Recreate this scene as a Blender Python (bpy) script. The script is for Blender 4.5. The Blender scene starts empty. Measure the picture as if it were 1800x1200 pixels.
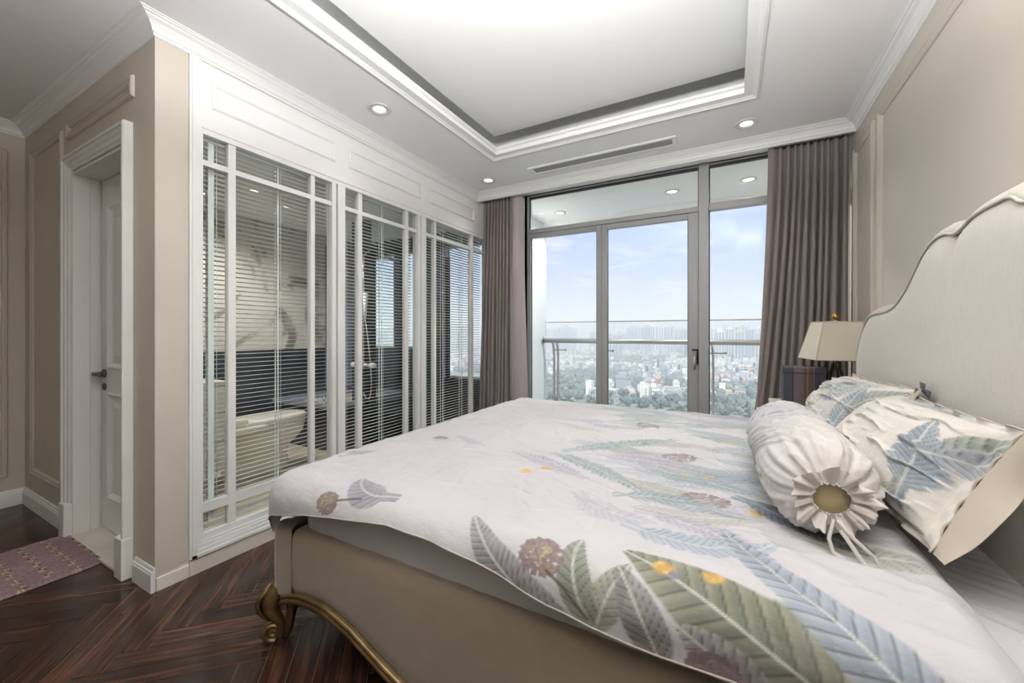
import bpy, bmesh, math, random
import numpy as np
from mathutils import Vector, Matrix

random.seed(7); rng = np.random.default_rng(7)
S = bpy.context.scene
C = S.collection
PI = math.pi

# ------------------------------------------------------------------ camera
cam_d = bpy.data.cameras.new('camera'); cam = bpy.data.objects.new('camera', cam_d); C.objects.link(cam)
cam.location = (0, 0, 1.2); cam.rotation_euler = (PI/2, 0, math.atan(386/704.6))
cam_d.sensor_width = 36; cam_d.lens = 704.6/1800*36; cam_d.shift_y = -15/1800
cam_d.clip_start = .02; cam_d.clip_end = 9000
S.camera = cam
# ------------------------------------------------------------------ view + sampling quality
S.view_settings.view_transform = 'Standard'; S.view_settings.look = 'None'
S.view_settings.gamma = 1; S.view_settings.use_curve_mapping = False
S.view_settings.exposure = 0.0
cy = S.cycles
cy.use_denoising = True
cy.use_adaptive_sampling = True; cy.adaptive_threshold = .025
cy.max_bounces = 8; cy.diffuse_bounces = 5; cy.glossy_bounces = 4; cy.transparent_max_bounces = 24
cy.transmission_bounces = 6; cy.volume_bounces = 0
cy.sample_clamp_indirect = 40; cy.caustics_reflective = False; cy.caustics_refractive = False
SKY_POWER = 1.2; SUN_POWER = 10; UPLIGHT_W = 50; DOWNLIGHT_W = 9; BATH_W = 42
HAZE = .0012

def lin(c):
    return tuple(((v/255)/12.92 if v/255 <= .04045 else ((v/255+.055)/1.055)**2.4) for v in c)
# ------------------------------------------------------------------ world: hazy blue sky with thin cloud
W = bpy.data.worlds.new('sky'); S.world = W; W.use_nodes = True
nt = W.node_tree; N = nt.nodes; K = nt.links; N.clear()
out = N.new('ShaderNodeOutputWorld'); bg = N.new('ShaderNodeBackground'); K.new(bg.outputs[0], out.inputs[0])
tc = N.new('ShaderNodeTexCoord'); sep = N.new('ShaderNodeSeparateXYZ'); K.new(tc.outputs['Generated'], sep.inputs[0])
ramp = N.new('ShaderNodeValToRGB'); mr = N.new('ShaderNodeMapRange')
mr.inputs[1].default_value = -.2; mr.inputs[2].default_value = 1.0
K.new(sep.outputs[2], mr.inputs[0]); K.new(mr.outputs[0], ramp.inputs[0])
e = ramp.color_ramp.elements
e[0].position = 0.0; e[0].color = (*lin((188, 203, 228)), 1)
e[1].position = 1.0; e[1].color = (*lin((132, 168, 232)), 1)
for p, c in ((.165, (222, 229, 246)), (.20, (214, 223, 246)), (.28, (198, 211, 244)), (.42, (178, 197, 242))):
    x = e.new(p); x.color = (*lin(c), 1)
mp = N.new('ShaderNodeMapping'); mp.inputs['Scale'].default_value = (3.2, 3.2, 15)
K.new(tc.outputs['Generated'], mp.inputs[0])
nz = N.new('ShaderNodeTexNoise'); nz.inputs['Scale'].default_value = 1.7; nz.inputs['Detail'].default_value = 9
nz.inputs['Roughness'].default_value = .62; nz.inputs['Distortion'].default_value = .5
K.new(mp.outputs[0], nz.inputs['Vector'])
cr = N.new('ShaderNodeValToRGB'); cr.color_ramp.elements[0].position = .50; cr.color_ramp.elements[1].position = .78
cr.color_ramp.elements[0].color = (0, 0, 0, 1); cr.color_ramp.elements[1].color = (.8, .8, .8, 1)
K.new(nz.outputs['Fac'], cr.inputs[0])
mx = N.new('ShaderNodeMixRGB'); mx.inputs[2].default_value = (*lin((246, 242, 250)), 1)
K.new(cr.outputs[0], mx.inputs[0]); K.new(ramp.outputs[0], mx.inputs[1]); K.new(mx.outputs[0], bg.inputs[0])
bg.inputs[1].default_value = SKY_POWER
# sun high behind the building: it lights the town, not the room
sd = bpy.data.lights.new('sun', 'SUN'); sd.energy = SUN_POWER; sd.angle = .02; sd.color = (1, .96, .9)
so = bpy.data.objects.new('sun', sd); C.objects.link(so); so.rotation_euler = (math.radians(42), math.radians(24), 0)

# ================================================================== helpers
MATS = {}
def M(name, col=(200, 200, 200), rough=.5, metal=0, bump=None, var=None, emit=None, spec=.5, coat=0, sheen=0, attr=False, stretch=None):
    """principled material; bump=(scale,strength), var=(scale,amount) blotchy value change, attr: colour attribute 'print'"""
    if name in MATS: return MATS[name]
    m = bpy.data.materials.new(name); m.use_nodes = True
    t = m.node_tree; b = t.nodes['Principled BSDF']
    b.inputs['Base Color'].default_value = (*lin(col), 1); b.inputs['Roughness'].default_value = rough
    b.inputs['Metallic'].default_value = metal; b.inputs['Specular IOR Level'].default_value = spec
    b.inputs['Coat Weight'].default_value = coat; b.inputs['Sheen Weight'].default_value = sheen
    o = t.nodes.new('ShaderNodeTexCoord')
    vec = o.outputs['Object']
    if stretch:
        mpn = t.nodes.new('ShaderNodeMapping'); mpn.inputs['Scale'].default_value = stretch
        t.links.new(vec, mpn.inputs[0]); vec = mpn.outputs[0]
    src = None
    if attr:
        a = t.nodes.new('ShaderNodeAttribute'); a.attribute_name = 'print'; src = a.outputs['Color']
        t.links.new(src, b.inputs['Base Color'])
    if var:
        n = t.nodes.new('ShaderNodeTexNoise'); n.inputs['Scale'].default_value = var[0]; n.inputs['Detail'].default_value = 5
        t.links.new(vec, n.inputs['Vector'])
        r = t.nodes.new('ShaderNodeMapRange'); r.inputs[1].default_value = .3; r.inputs[2].default_value = .7
        r.inputs[3].default_value = 1-var[1]; r.inputs[4].default_value = 1+var[1]
        t.links.new(n.outputs['Fac'], r.inputs[0])
        h = t.nodes.new('ShaderNodeMixRGB'); h.blend_type = 'MULTIPLY'; h.inputs[0].default_value = 1
        if src: t.links.new(src, h.inputs[1])
        else: h.inputs[1].default_value = (*lin(col), 1)
        t.links.new(r.outputs[0], h.inputs[2]); t.links.new(h.outputs[0], b.inputs['Base Color'])
    if bump:
        n = t.nodes.new('ShaderNodeTexNoise'); n.inputs['Scale'].default_value = bump[0]; n.inputs['Detail'].default_value = 4
        t.links.new(vec, n.inputs['Vector'])
        bn = t.nodes.new('ShaderNodeBump'); bn.inputs['Strength'].default_value = bump[1]; bn.inputs['Distance'].default_value = bump[2] if len(bump) > 2 else .004
        t.links.new(n.outputs['Fac'], bn.inputs['Height']); t.links.new(bn.outputs[0], b.inputs['Normal'])
    if emit:
        b.inputs['Emission Color'].default_value = (*lin(emit[0]), 1); b.inputs['Emission Strength'].default_value = emit[1]
    MATS[name] = m
    return m

def glass_mat(name, tint=(251, 253, 252), strength=1.0):
    m = bpy.data.materials.new(name); m.use_nodes = True; t = m.node_tree; t.nodes.clear()
    o = t.nodes.new('ShaderNodeOutputMaterial'); mixn = t.nodes.new('ShaderNodeMixShader')
    tr = t.nodes.new('ShaderNodeBsdfTransparent'); tr.inputs[0].default_value = (*lin(tint), 1)
    gl = t.nodes.new('ShaderNodeBsdfGlossy'); gl.inputs['Roughness'].default_value = .01
    lw = t.nodes.new('ShaderNodeLayerWeight'); lw.inputs[0].default_value = .5
    pw = t.nodes.new('ShaderNodeMath'); pw.operation = 'POWER'; pw.inputs[1].default_value = 5
    ma = t.nodes.new('ShaderNodeMath'); ma.operation = 'MULTIPLY_ADD'; ma.inputs[1].default_value = .5*strength; ma.inputs[2].default_value = .022*strength
    t.links.new(lw.outputs['Facing'], pw.inputs[0]); t.links.new(pw.outputs[0], ma.inputs[0]); t.links.new(ma.outputs[0], mixn.inputs[0])
    t.links.new(tr.outputs[0], mixn.inputs[1]); t.links.new(gl.outputs[0], mixn.inputs[2]); t.links.new(mixn.outputs[0], o.inputs[0])
    return m

class MB:
    def __init__(s): s.v = []; s.f = []; s.sm = []
    def add(s, vs, fs, smooth=False):
        k = len(s.v); s.v += [tuple(map(float, p)) for p in vs]; s.f += [tuple(k+i for i in f) for f in fs]; s.sm += [smooth]*len(fs)
        return s
    def box(s, x0, x1, y0, y1, z0, z1):
        return s.add([(x0,y0,z0),(x1,y0,z0),(x1,y1,z0),(x0,y1,z0),(x0,y0,z1),(x1,y0,z1),(x1,y1,z1),(x0,y1,z1)],
                     [(0,3,2,1),(4,5,6,7),(0,1,5,4),(1,2,6,5),(2,3,7,6),(3,0,4,7)])
    def bbox(s, x0, x1, y0, y1, z0, z1, b=.004):
        """box with bevelled edges"""
        bm = bmesh.new(); bmesh.ops.create_cube(bm, size=1)
        for v in bm.verts:
            v.co = Vector(((x0+x1)/2+v.co.x*(x1-x0), (y0+y1)/2+v.co.y*(y1-y0), (z0+z1)/2+v.co.z*(z1-z0)))
        bmesh.ops.bevel(bm, geom=bm.edges[:], offset=b, segments=2, profile=.5, affect='EDGES')
        bm.verts.index_update()
        s.add([v.co[:] for v in bm.verts], [[v.index for v in f.verts] for f in bm.faces]); bm.free()
        return s
    def prism(s, poly, z0, z1):
        n = len(poly)
        return s.add([(x,y,z0) for x,y in poly]+[(x,y,z1) for x,y in poly],
                     [tuple(range(n-1,-1,-1)), tuple(range(n,2*n))]+[(i,(i+1)%n,n+(i+1)%n,n+i) for i in range(n)])
    def lathe(s, prof, c=(0,0,0), n=24, axis='z'):
        vs = []; fs = []
        for (r, h) in prof:
            for k in range(n):
                a = 2*PI*k/n; p = (r*math.cos(a), r*math.sin(a), h)
                if axis == 'x': p = (p[2], p[0], p[1])
                if axis == 'y': p = (p[0], p[2], -p[1])
                vs.append((c[0]+p[0], c[1]+p[1], c[2]+p[2]))
        for j in range(len(prof)-1):
            for k in range(n): fs.append((j*n+k, j*n+(k+1)%n, (j+1)*n+(k+1)%n, (j+1)*n+k))
        return s.add(vs, fs, True)
    def tube(s, pts, rad, n=8, flat=1.0, caps=True):
        P = [Vector(p) for p in pts]; m = len(P)
        R = rad if isinstance(rad, (list, tuple)) else [rad]*m
        vs = []; fs = []; up = Vector((0,0,1))
        prev = None
        for i in range(m):
            t = (P[min(i+1,m-1)]-P[max(i-1,0)]).normalized()
            if prev is None:
                a = t.cross(up)
                if a.length < .05: a = t.cross(Vector((0,1,0)))
            else: a = prev - t*prev.dot(t)
            a.normalize(); prev = a; b = t.cross(a)
            for k in range(n):
                g = 2*PI*k/n; vs.append(P[i]+a*(R[i]*math.cos(g)*flat)+b*(R[i]*math.sin(g)))
        for i in range(m-1):
            for k in range(n): fs.append((i*n+k, i*n+(k+1)%n, (i+1)*n+(k+1)%n, (i+1)*n+k))
        if caps: fs += [tuple(range(n-1,-1,-1)), tuple(range((m-1)*n, m*n))]
        return s.add(vs, fs, True)
    def rectframe(s, prof, a0, a1, b0, b1, place):
        """moulding round a rectangle: prof = [(inset, height)], place(a,b,h) -> xyz"""
        vs = []; fs = []
        for (o, h) in prof:
            for (a, b) in ((a0+o,b0+o),(a1-o,b0+o),(a1-o,b1-o),(a0+o,b1-o)): vs.append(place(a,b,h))
        for j in range(len(prof)-1):
            for k in range(4): fs.append((j*4+k, j*4+(k+1)%4, (j+1)*4+(k+1)%4, (j+1)*4+k))
        return s.add(vs, fs)
    def build(s, name, mat, parent=None, **kw):
        me = bpy.data.meshes.new(name); me.from_pydata(s.v, [], s.f); me.update()
        if any(s.sm): me.polygons.foreach_set('use_smooth', s.sm)
        bm = bmesh.new(); bm.from_mesh(me); bmesh.ops.recalc_face_normals(bm, faces=bm.faces); bm.to_mesh(me); bm.free()
        return link(name, me, mat, parent, **kw)

def link(name, me, mat, parent=None, **kw):
    if mat and not me.materials: me.materials.append(mat)
    o = bpy.data.objects.new(name, me); C.objects.link(o)
    if parent: o.parent = parent; o.matrix_parent_inverse = Matrix.Translation(-parent.location) if parent.type == 'EMPTY' and not parent.parent else Matrix()
    for k, v in kw.items(): o[k] = v
    return o
def thing(name, loc, label, cat, group=None):
    o = bpy.data.objects.new(name, None); C.objects.link(o); o.location = loc; o.empty_display_size = .05
    o['label'] = label; o['category'] = cat
    if group: o['group'] = group
    return o
def struct(name, loc=(0,0,0)):
    o = bpy.data.objects.new(name, None); C.objects.link(o); o.location = loc; o['kind'] = 'structure'; return o
def tag(o, label, cat, group=None):
    o['label'] = label; o['category'] = cat
    if group: o['group'] = group
    return o
def copy_tree(o, parent=None):
    c = o.copy(); C.objects.link(c)
    if parent: c.parent = parent
    for ch in list(o.children): copy_tree(ch, c)
    return c
def light(name, kind, loc, w, parent=None, col=(1,.95,.88), rad=.05, **kw):
    d = bpy.data.lights.new(name, kind); d.energy = w; d.color = col
    if kind in ('POINT', 'SPOT'): d.shadow_soft_size = rad
    for k, v in kw.items(): setattr(d, k, v)
    o = bpy.data.objects.new(name, d); C.objects.link(o); o.location = loc
    if parent: o.parent = parent; o.matrix_parent_inverse = Matrix.Translation(-parent.location)
    return o
# numpy value noise
def _h(ix, iy, seed):
    n = (ix*374761393 + iy*668265263 + seed*974711) & 0x7fffffff
    n = ((n ^ (n >> 13))*1274126177) & 0x7fffffff
    return ((n ^ (n >> 16)) & 0xffff)/65535.0
def vn(x, y, seed=0):
    x = np.asarray(x, float); y = np.asarray(y, float)
    ix = np.floor(x).astype(np.int64); iy = np.floor(y).astype(np.int64); fx = x-ix; fy = y-iy
    fx = fx*fx*fx*(fx*(fx*6-15)+10); fy = fy*fy*fy*(fy*(fy*6-15)+10)
    a = _h(ix,iy,seed); b = _h(ix+1,iy,seed); c = _h(ix,iy+1,seed); d = _h(ix+1,iy+1,seed)
    return (a+(b-a)*fx)*(1-fy)+(c+(d-c)*fx)*fy
def fbm(x, y, seed=0, o=4):
    s = 0; a = .5; t = 0
    for i in range(o): s = s+a*vn(x*2**i, y*2**i, seed+i*17); t += a; a *= .5
    return s/t
def grid_mesh(name, P, mat, parent=None, col=None, close_u=False, smooth=True, **kw):
    """P: (nu,nv,3)"""
    nu, nv = P.shape[:2]; me = bpy.data.meshes.new(name)
    i = np.arange(nu if close_u else nu-1)[:,None]; j = np.arange(nv-1)[None,:]; i2 = (i+1) % nu
    F = np.stack([i*nv+j, i2*nv+j, i2*nv+j+1, i*nv+j+1], -1).reshape(-1,4)
    me.vertices.add(nu*nv); me.vertices.foreach_set('co', P.reshape(-1).astype(np.float32))
    me.loops.add(F.size); me.loops.foreach_set('vertex_index', F.reshape(-1).astype(np.int32))
    me.polygons.add(len(F)); me.polygons.foreach_set('loop_start', np.arange(0, F.size, 4, dtype=np.int32))
    try: me.polygons.foreach_set('loop_total', np.full(len(F), 4, np.int32))
    except Exception: pass
    me.polygons.foreach_set('use_smooth', np.full(len(F), smooth)); me.update(calc_edges=True); me.validate()
    if col is not None:
        a = me.color_attributes.new('print', 'FLOAT_COLOR', 'POINT')
        c4 = np.ones((nu*nv,4), np.float32); c4[:,:3] = col.reshape(-1,3); a.data.foreach_set('color', c4.reshape(-1))
    return link(name, me, mat, parent, **kw)

# ------------------------------------------------------------------ dimensions (metres, camera at x=y=0)
XL, XR, XH = -2.344, .749, -4.39        # glazed side, headboard wall, hall end wall
YD, YW, YV = .834, 3.515, 3.80          # door wall, cornice line, window frame
YB = -1.7                               # wall behind the camera
ZC = 2.65                               # ceiling

white = M('white_paint', (232, 232, 230), .38, bump=(60, .03))
ceil_m = M('ceiling_paint', (236, 236, 235), .8, bump=(90, .03))
wall_m = M('taupe_paint', (203, 194, 183), .62, bump=(110, .05), var=(3, .015))
alu = M('window_aluminium', (176, 178, 180), .42, .2, bump=(200, .02))
alu_d = M('window_gasket', (58, 57, 56), .6)
steel = M('brushed_steel', (186, 186, 184), .38, .7, bump=(250, .03))
chrome = M('chrome', (215, 215, 215), .12, 1)
dark = M('dark_void', (32, 32, 33), .8)
glass = glass_mat('clear_glass', strength=.7)
glass_p = glass_mat('partition_glass', (250, 252, 251), .8)

# ================================================================== ROOM SHELL
def wall(name, *boxes, mat=wall_m):
    m = MB()
    for b in boxes: m.box(*b)
    return m.build(name, mat, kind='structure')
wall('wall_right', (XR, XR+.2, YB-.2, 5.05, 0, 3.2))
wall('wall_back', (XH-.2, XR+.2, YB-.2, YB, 0, 3.2))
w_hall = wall('wall_hall', (XH-.2, XH, YB, YD+.2, 0, 3.2))
DX0, DX1, DZ = -3.40, -2.665, 2.14                     # door opening
w_door = wall('wall_door', (XH-.2, DX0, YD, YD+.16, 0, 3.2), (DX1, XL-.16, YD, YD+.16, 0, 3.2), (DX0, DX1, YD, YD+.16, DZ, 3.2))
w_left = wall('wall_left', (XL-.16, XL, YD, .965, 0, 3.2), (XL-.14, XL-.02, .965, 4.0, 2.6, 3.2))

# ceiling: soffit with tray, cove and upper field
TX0, TX1, TY0, TY1 = -1.68, .067, -1.0, 2.80           # tray opening
m = MB()
ox0, ox1, oy0, oy1 = XH-.2, XR+.2, YB-.2, YV+.1
for b in ((ox0, TX0, oy0, oy1), (TX1, ox1, oy0, oy1), (TX0, TX1, oy0, TY0), (TX0, TX1, TY1, oy1)):
    m.box(*b, ZC, ZC+.012)
m.box(ox0, ox1, oy0, oy1, 3.05, 3.2)                    # slab
m.box(TX0-.06, TX1+.06, TY0-.06, TY1+.065, 2.84, 2.865)  # upper field, floating inside the cove
g = .40
m.box(TX0-g-.05, TX0-g, TY0-g, TY1+g, ZC+.012, 3.06); m.box(TX1+g, TX1+g+.05, TY0-g, TY1+g, ZC+.012, 3.06)
m.box(TX0-g, TX1+g, TY0-g-.05, TY0-g, ZC+.012, 3.06); m.box(TX0-g, TX1+g, TY1+g, TY1+g+.05, ZC+.012, 3.06)
ceiling = m.build('ceiling', ceil_m, kind='structure')
# tray moulding (proud below soffit, rising to a lip inside)
m = MB()
prof = [(-.004,0),(-.004,-.010),(.010,-.014),(.016,-.008),(.022,-.006),(.034,.002),(.050,.018),(.058,.034),(.060,.040),(.070,.042),(.077,.046),(.077,.062),(.050,.066),(.050,0)]
m.rectframe(prof, TX0-.077, TX1+.077, TY0-.077, TY1+.077, lambda a,b,h: (a,b,ZC+h))
m.build('trim_tray', white, kind='structure')
# wall cornice: (out from wall, z)
CP = [(0,-.076),(.006,-.076),(.009,-.068),(.007,-.064),(.014,-.060),(.020,-.044),(.036,-.026),(.052,-.018),(.056,-.012),(.064,-.011),(.070,-.006),(.077,-.004),(.077,0),(0,0)]
def cornice(name, path, normals_out):
    """path: list of (x,y) wall corners in order; offsets given per corner as (dx,dy) unit mitre"""
    m = MB(); vs = []; fs = []; n = len(path)
    for (o, h) in CP:
        for (x, y), (dx, dy) in zip(path, normals_out): vs.append((x+dx*o, y+dy*o, ZC+h))
    for j in range(len(CP)-1):
        for k in range(n-1): fs.append((j*n+k, j*n+k+1, (j+1)*n+k+1, (j+1)*n+k))
    m.add(vs, fs); return m.build(name, white, kind='structure')
cornice('trim_cornice', [(XH,YB),(XH,YD),(XL,YD),(XL,YW),(XR,YW),(XR,YB)], [(1,1),(1,-1),(1,-1),(1,-1),(-1,-1),(-1,1)])
# pelmet board behind the cornice at the window, closing the curtain pocket
wall('wall_window', (XL-.0, XR, YW, YW+.02, ZC-.076, ZC+.01), (XL, XR, YV, YV+.12, 2.642, 3.2), (XL-.06, -1.90, YV, YV+.12, 0, 2.66), (.70, XR, YV, YV+.12, 0, 2.66), mat=ceil_m)

# ---------------- floor: herringbone planks, each one a board
def wood():
    m = bpy.data.materials.new('dark_rosewood'); m.use_nodes = True; t = m.node_tree; b = t.nodes['Principled BSDF']
    tcn = t.nodes.new('ShaderNodeTexCoord'); oi = t.nodes.new('ShaderNodeObjectInfo')
    mpn = t.nodes.new('ShaderNodeMapping'); mpn.inputs['Scale'].default_value = (1.3, 20, 1)
    cmb = t.nodes.new('ShaderNodeCombineXYZ')
    mul = t.nodes.new('ShaderNodeMath'); mul.operation = 'MULTIPLY'; mul.inputs[1].default_value = 57
    t.links.new(oi.outputs['Random'], mul.inputs[0]); t.links.new(mul.outputs[0], cmb.inputs[0]); t.links.new(mul.outputs[0], cmb.inputs[1])
    t.links.new(tcn.outputs['Object'], mpn.inputs[0]); t.links.new(cmb.outputs[0], mpn.inputs[1])
    n = t.nodes.new('ShaderNodeTexNoise'); n.inputs['Scale'].default_value = 2.2; n.inputs['Detail'].default_value = 6; n.inputs['Distortion'].default_value = .9
    t.links.new(mpn.outputs[0], n.inputs['Vector'])
    r = t.nodes.new('ShaderNodeValToRGB'); el = r.color_ramp.elements
    el[0].position = .28; el[0].color = (*lin((36, 24, 20)), 1); el[1].position = .74; el[1].color = (*lin((104, 68, 54)), 1)
    x = el.new(.5); x.color = (*lin((62, 41, 33)), 1)
    t.links.new(n.outputs['Fac'], r.inputs[0])
    hs = t.nodes.new('ShaderNodeHueSaturation'); mr2 = t.nodes.new('ShaderNodeMapRange'); mr2.inputs[3].default_value = .5; mr2.inputs[4].default_value = 1.45
    t.links.new(oi.outputs['Random'], mr2.inputs[0]); t.links.new(mr2.outputs[0], hs.inputs['Value']); t.links.new(r.outputs[0], hs.inputs['Color'])
    t.links.new(hs.outputs[0], b.inputs['Base Color'])
    b.inputs['Roughness'].default_value = .22; b.inputs['Specular IOR Level'].default_value = .5
    bp = t.nodes.new('ShaderNodeBump'); bp.inputs['Strength'].default_value = .12; bp.inputs['Distance'].default_value = .002
    t.links.new(n.outputs['Fac'], bp.inputs['Height']); t.links.new(bp.outputs[0], b.inputs['Normal'])
    return m
wood_m = wood()
joint_m = M('floor_joint', (120, 92, 76), .7)
floor = MB().box(XH-.2, XR+.2, YB-.2, YV+.12, -.10, -.0022).build('floor', joint_m, kind='structure')
def clip(poly, a, b, c):          # keep a*x+b*y<=c
    o = []
    for i in range(len(poly)):
        p, q = poly[i], poly[(i+1) % len(poly)]; dp = a*p[0]+b*p[1]-c; dq = a*q[0]+b*q[1]-c
        if dp <= 0: o.append(p)
        if dp*dq < 0: s = dp/(dp-dq); o.append((p[0]+(q[0]-p[0])*s, p[1]+(q[1]-p[1])*s))
    return o
def rect_clip(poly, x0, x1, y0, y1):
    for a in ((-1,0,-x0),(1,0,x1),(0,-1,-y0),(0,1,y1)):
        poly = clip(poly, *a)
        if len(poly) < 3: return []
    return poly
PWd, PLn = .09, .63
plank_me = MB().bbox(-PLn/2+.0009, PLn/2-.0009, -PWd/2+.0009, PWd/2-.0009, -.012, 0, .0012); _p = plank_me.build('plank', wood_m); plank_mesh = _p.data; bpy.data.objects.remove(_p)
FX, FY = -1.95, .80
rest = MB()
regs = [(XL, XR, YB, 3.9), (XH, XL, YB, YD)]
ca = math.cos(PI/4); npl = 0
for s in range(-8, 9):
    for i in range(-60, 60):
        for v in (0, 1):
            a0, b0 = i*PWd+s*PLn, i*PWd-s*PLn
            ca_, cb_, ang = (a0+PLn/2, b0+PWd/2, 0) if v == 0 else (a0+PWd/2, b0+PWd+PLn/2, PI/2)
            wx, wy = FX+(ca_-cb_)*ca, FY+(ca_+cb_)*ca
            if not (XH-.4 < wx < XR+.4 and YB-.4 < wy < 4.2): continue
            ux, uy = math.cos(PI/4+ang), math.sin(PI/4+ang)
            poly = [(wx+ux*l-uy*k, wy+uy*l+ux*k) for l, k in ((-PLn/2+.0009,-PWd/2+.0009),(PLn/2-.0009,-PWd/2+.0009),(PLn/2-.0009,PWd/2-.0009),(-PLn/2+.0009,PWd/2-.0009))]
            cl = [q for q in (rect_clip(poly, *r) for r in regs) if len(q) > 2]
            if not cl: continue
            area = sum(abs(sum(q[k][0]*q[(k+1)%len(q)][1]-q[(k+1)%len(q)][0]*q[k][1] for k in range(len(q))))/2 for q in cl)
            if area < .0008: continue
            seen = wx < -.75 and wy > .15 and wy > .15-.0*(wx) and not (wx > -1.1 and wy > 1.3)
            if seen and npl < 299:
                npl += 1
                if area > PLn*PWd*.97:
                    o = link('plank', plank_mesh, wood_m, floor); o.location = (wx, wy, 0); o.rotation_euler = (0,0,PI/4+ang)
                else:
                    mb = MB()
                    for q in cl: mb.prism([((x-wx)*ux+(y-wy)*uy, -(x-wx)*uy+(y-wy)*ux) for x, y in q], -.012, 0)
                    o = mb.build('plank', wood_m, floor); o.location = (wx, wy, 0); o.rotation_euler = (0,0,PI/4+ang)
            else:
                for q in cl: rest.prism(q, -.012, 0)
rest.build('plank_field', wood_m, floor, kind='stuff')

# ---------------- door wall: baseboards, casing, door, panel mouldings
BP = [(0,.112),(.006,.112),(.009,.104),(.009,.098),(.014,.094),(.014,.086),(.017,.082),(.017,0),(0,0)]
def base_run(name, p0, p1, n, ret=None):
    m = MB(); vs = []; k = len(BP)
    for (x, y) in (p0, p1):
        for (o, z) in BP: vs.append((x+n[0]*o, y+n[1]*o, z))
    fs = [(j, j+1, k+j+1, k+j) for j in range(k-1)]+[tuple(range(k)), tuple(range(k, 2*k))]
    m.add(vs, fs); return m.build(name, white, kind='structure')
base_run('baseboard_door', (-2.545, YD), (XL+.004, YD), (0,-1))
base_run('baseboard_entry', (XH, YD), (-3.49, YD), (0,-1))
base_run('baseboard_hall', (XH, YB), (XH, YD), (1,0))
base_run('baseboard_right', (XR, YB), (XR, 3.75), (-1,0))
marble = M('pale_marble', (222, 214, 203), .3, var=(5, .10), stretch=(1,1,3))
pl = MB().bbox(XL-.05, XL+.008, YD+.004, .966, 0, .062, .002).bbox(XL-.13, XL+.008, .968, 3.78, 0, .081, .002).build('trim_plinth', marble, kind='structure')

door = struct('door_1', ((DX0+DX1)/2, YD, 0))
CZ = 2.235                                             # casing top
def casing_profile(w):  # (inset from outer edge, proud of the wall)
    return [(0,0),(0,.034),(.004,.040),(.018,.040),(.022,.034),(.040,.030),(.046,.024),(.062,.020),(.070,.014),(w,.012),(w,0)]
m = MB()
cw = .082
for (o, h), (o2, h2) in zip(casing_profile(cw)[:-1], casing_profile(cw)[1:]):
    def loop(o, h):
        return [(DX0-cw+o, YD-h, .0), (DX0-cw+o, YD-h, CZ-o), (DX1+cw-o, YD-h, CZ-o), (DX1+cw-o, YD-h, .0)]
    A, B = loop(o, h), loop(o2, h2)
    m.add(A+B, [(0,1,5,4),(1,2,6,5),(2,3,7,6)])
m.build('casing', white, door)
for x0, x1 in ((DX0-cw-.004, DX0+.002), (DX1-.002, DX1+cw+.004)):
    MB().bbox(x0, x1, YD-.046, YD, 0, .20, .004).build('plinth_block', white, door)
m = MB()
m.box(DX0, DX0+.012, YD-.01, YD+.17, .012, DZ-.012+.012); m.box(DX1-.012, DX1, YD-.01, YD+.17, .012, DZ)
m.box(DX0, DX1, YD-.01, YD+.17, DZ-.012, DZ); m.box(DX0+.012, DX0+.024, YD+.06, YD+.10, .012, DZ-.012)
m.build('jamb', white, door)
MB().bbox(DX0+.012, DX1-.012, YD-.03, YD+.17, 0, .014, .002).build('threshold', marble, door)
dy = YD+.112                                           # face of the leaf
leafx0, leafx1 = DX0+.016, DX1-.016
m = MB().box(leafx0, leafx1, dy+.010, dy+.04, .022, DZ-.016)
zs = [(.022,.20),(.62,.74),(.84,.96),(2.00,DZ-.016)]
m.box(leafx0, leafx0+.105, dy, dy+.01, .022, DZ-.016); m.box(leafx1-.105, leafx1, dy, dy+.01, .022, DZ-.016)
rails = [(.022,.21),(.845,.985),(1.96,DZ-.016)]
for a, b in rails: m.box(leafx0+.105, leafx1-.105, dy, dy+.01, a, b)
m.build('leaf', white, door)
for a, b in ((.21,.845),(.985,1.96)):
    pr_ = [(0,0),(0,.004),(.010,.010),(.018,.004),(.026,-.004),(.034,-.0095),(.06,-.0095),(.085,-.001),(.30,-.001)]
    MB().rectframe([q for q in pr_ if q[0] < .29], leafx0+.105, leafx1-.105, a, b, lambda p,q,h: (p, dy-h, q)).box(leafx0+.19, leafx1-.19, dy+.0005, dy+.012, a+.085, b-.085).build('door_panel', white, door)
h = MB().lathe([(0,0),(.026,0),(.026,-.008),(.022,-.012),(.011,-.013),(.010,-.05),(.013,-.055),(.0,-.055)], (leafx0+.052, dy, .955), 20, 'y')
h.tube([(leafx0+.052,dy-.048,.955),(leafx0+.07,dy-.055,.956),(leafx0+.11,dy-.056,.957),(leafx0+.165,dy-.054,.952)], [.011,.011,.010,.009], 10)
pewter = M('pewter_metal', (120, 116, 112), .3, .9)
h.build('door_handle', pewter, door)
MB().lathe([(0,0),(.022,0),(.022,-.006),(.018,-.009),(0,-.009)], (leafx0+.052, dy, .875), 20, 'y').box(leafx0+.049, leafx0+.055, dy-.0115, dy-.008, .862, .886).build('lock_escutcheon', pewter, door)

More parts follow.
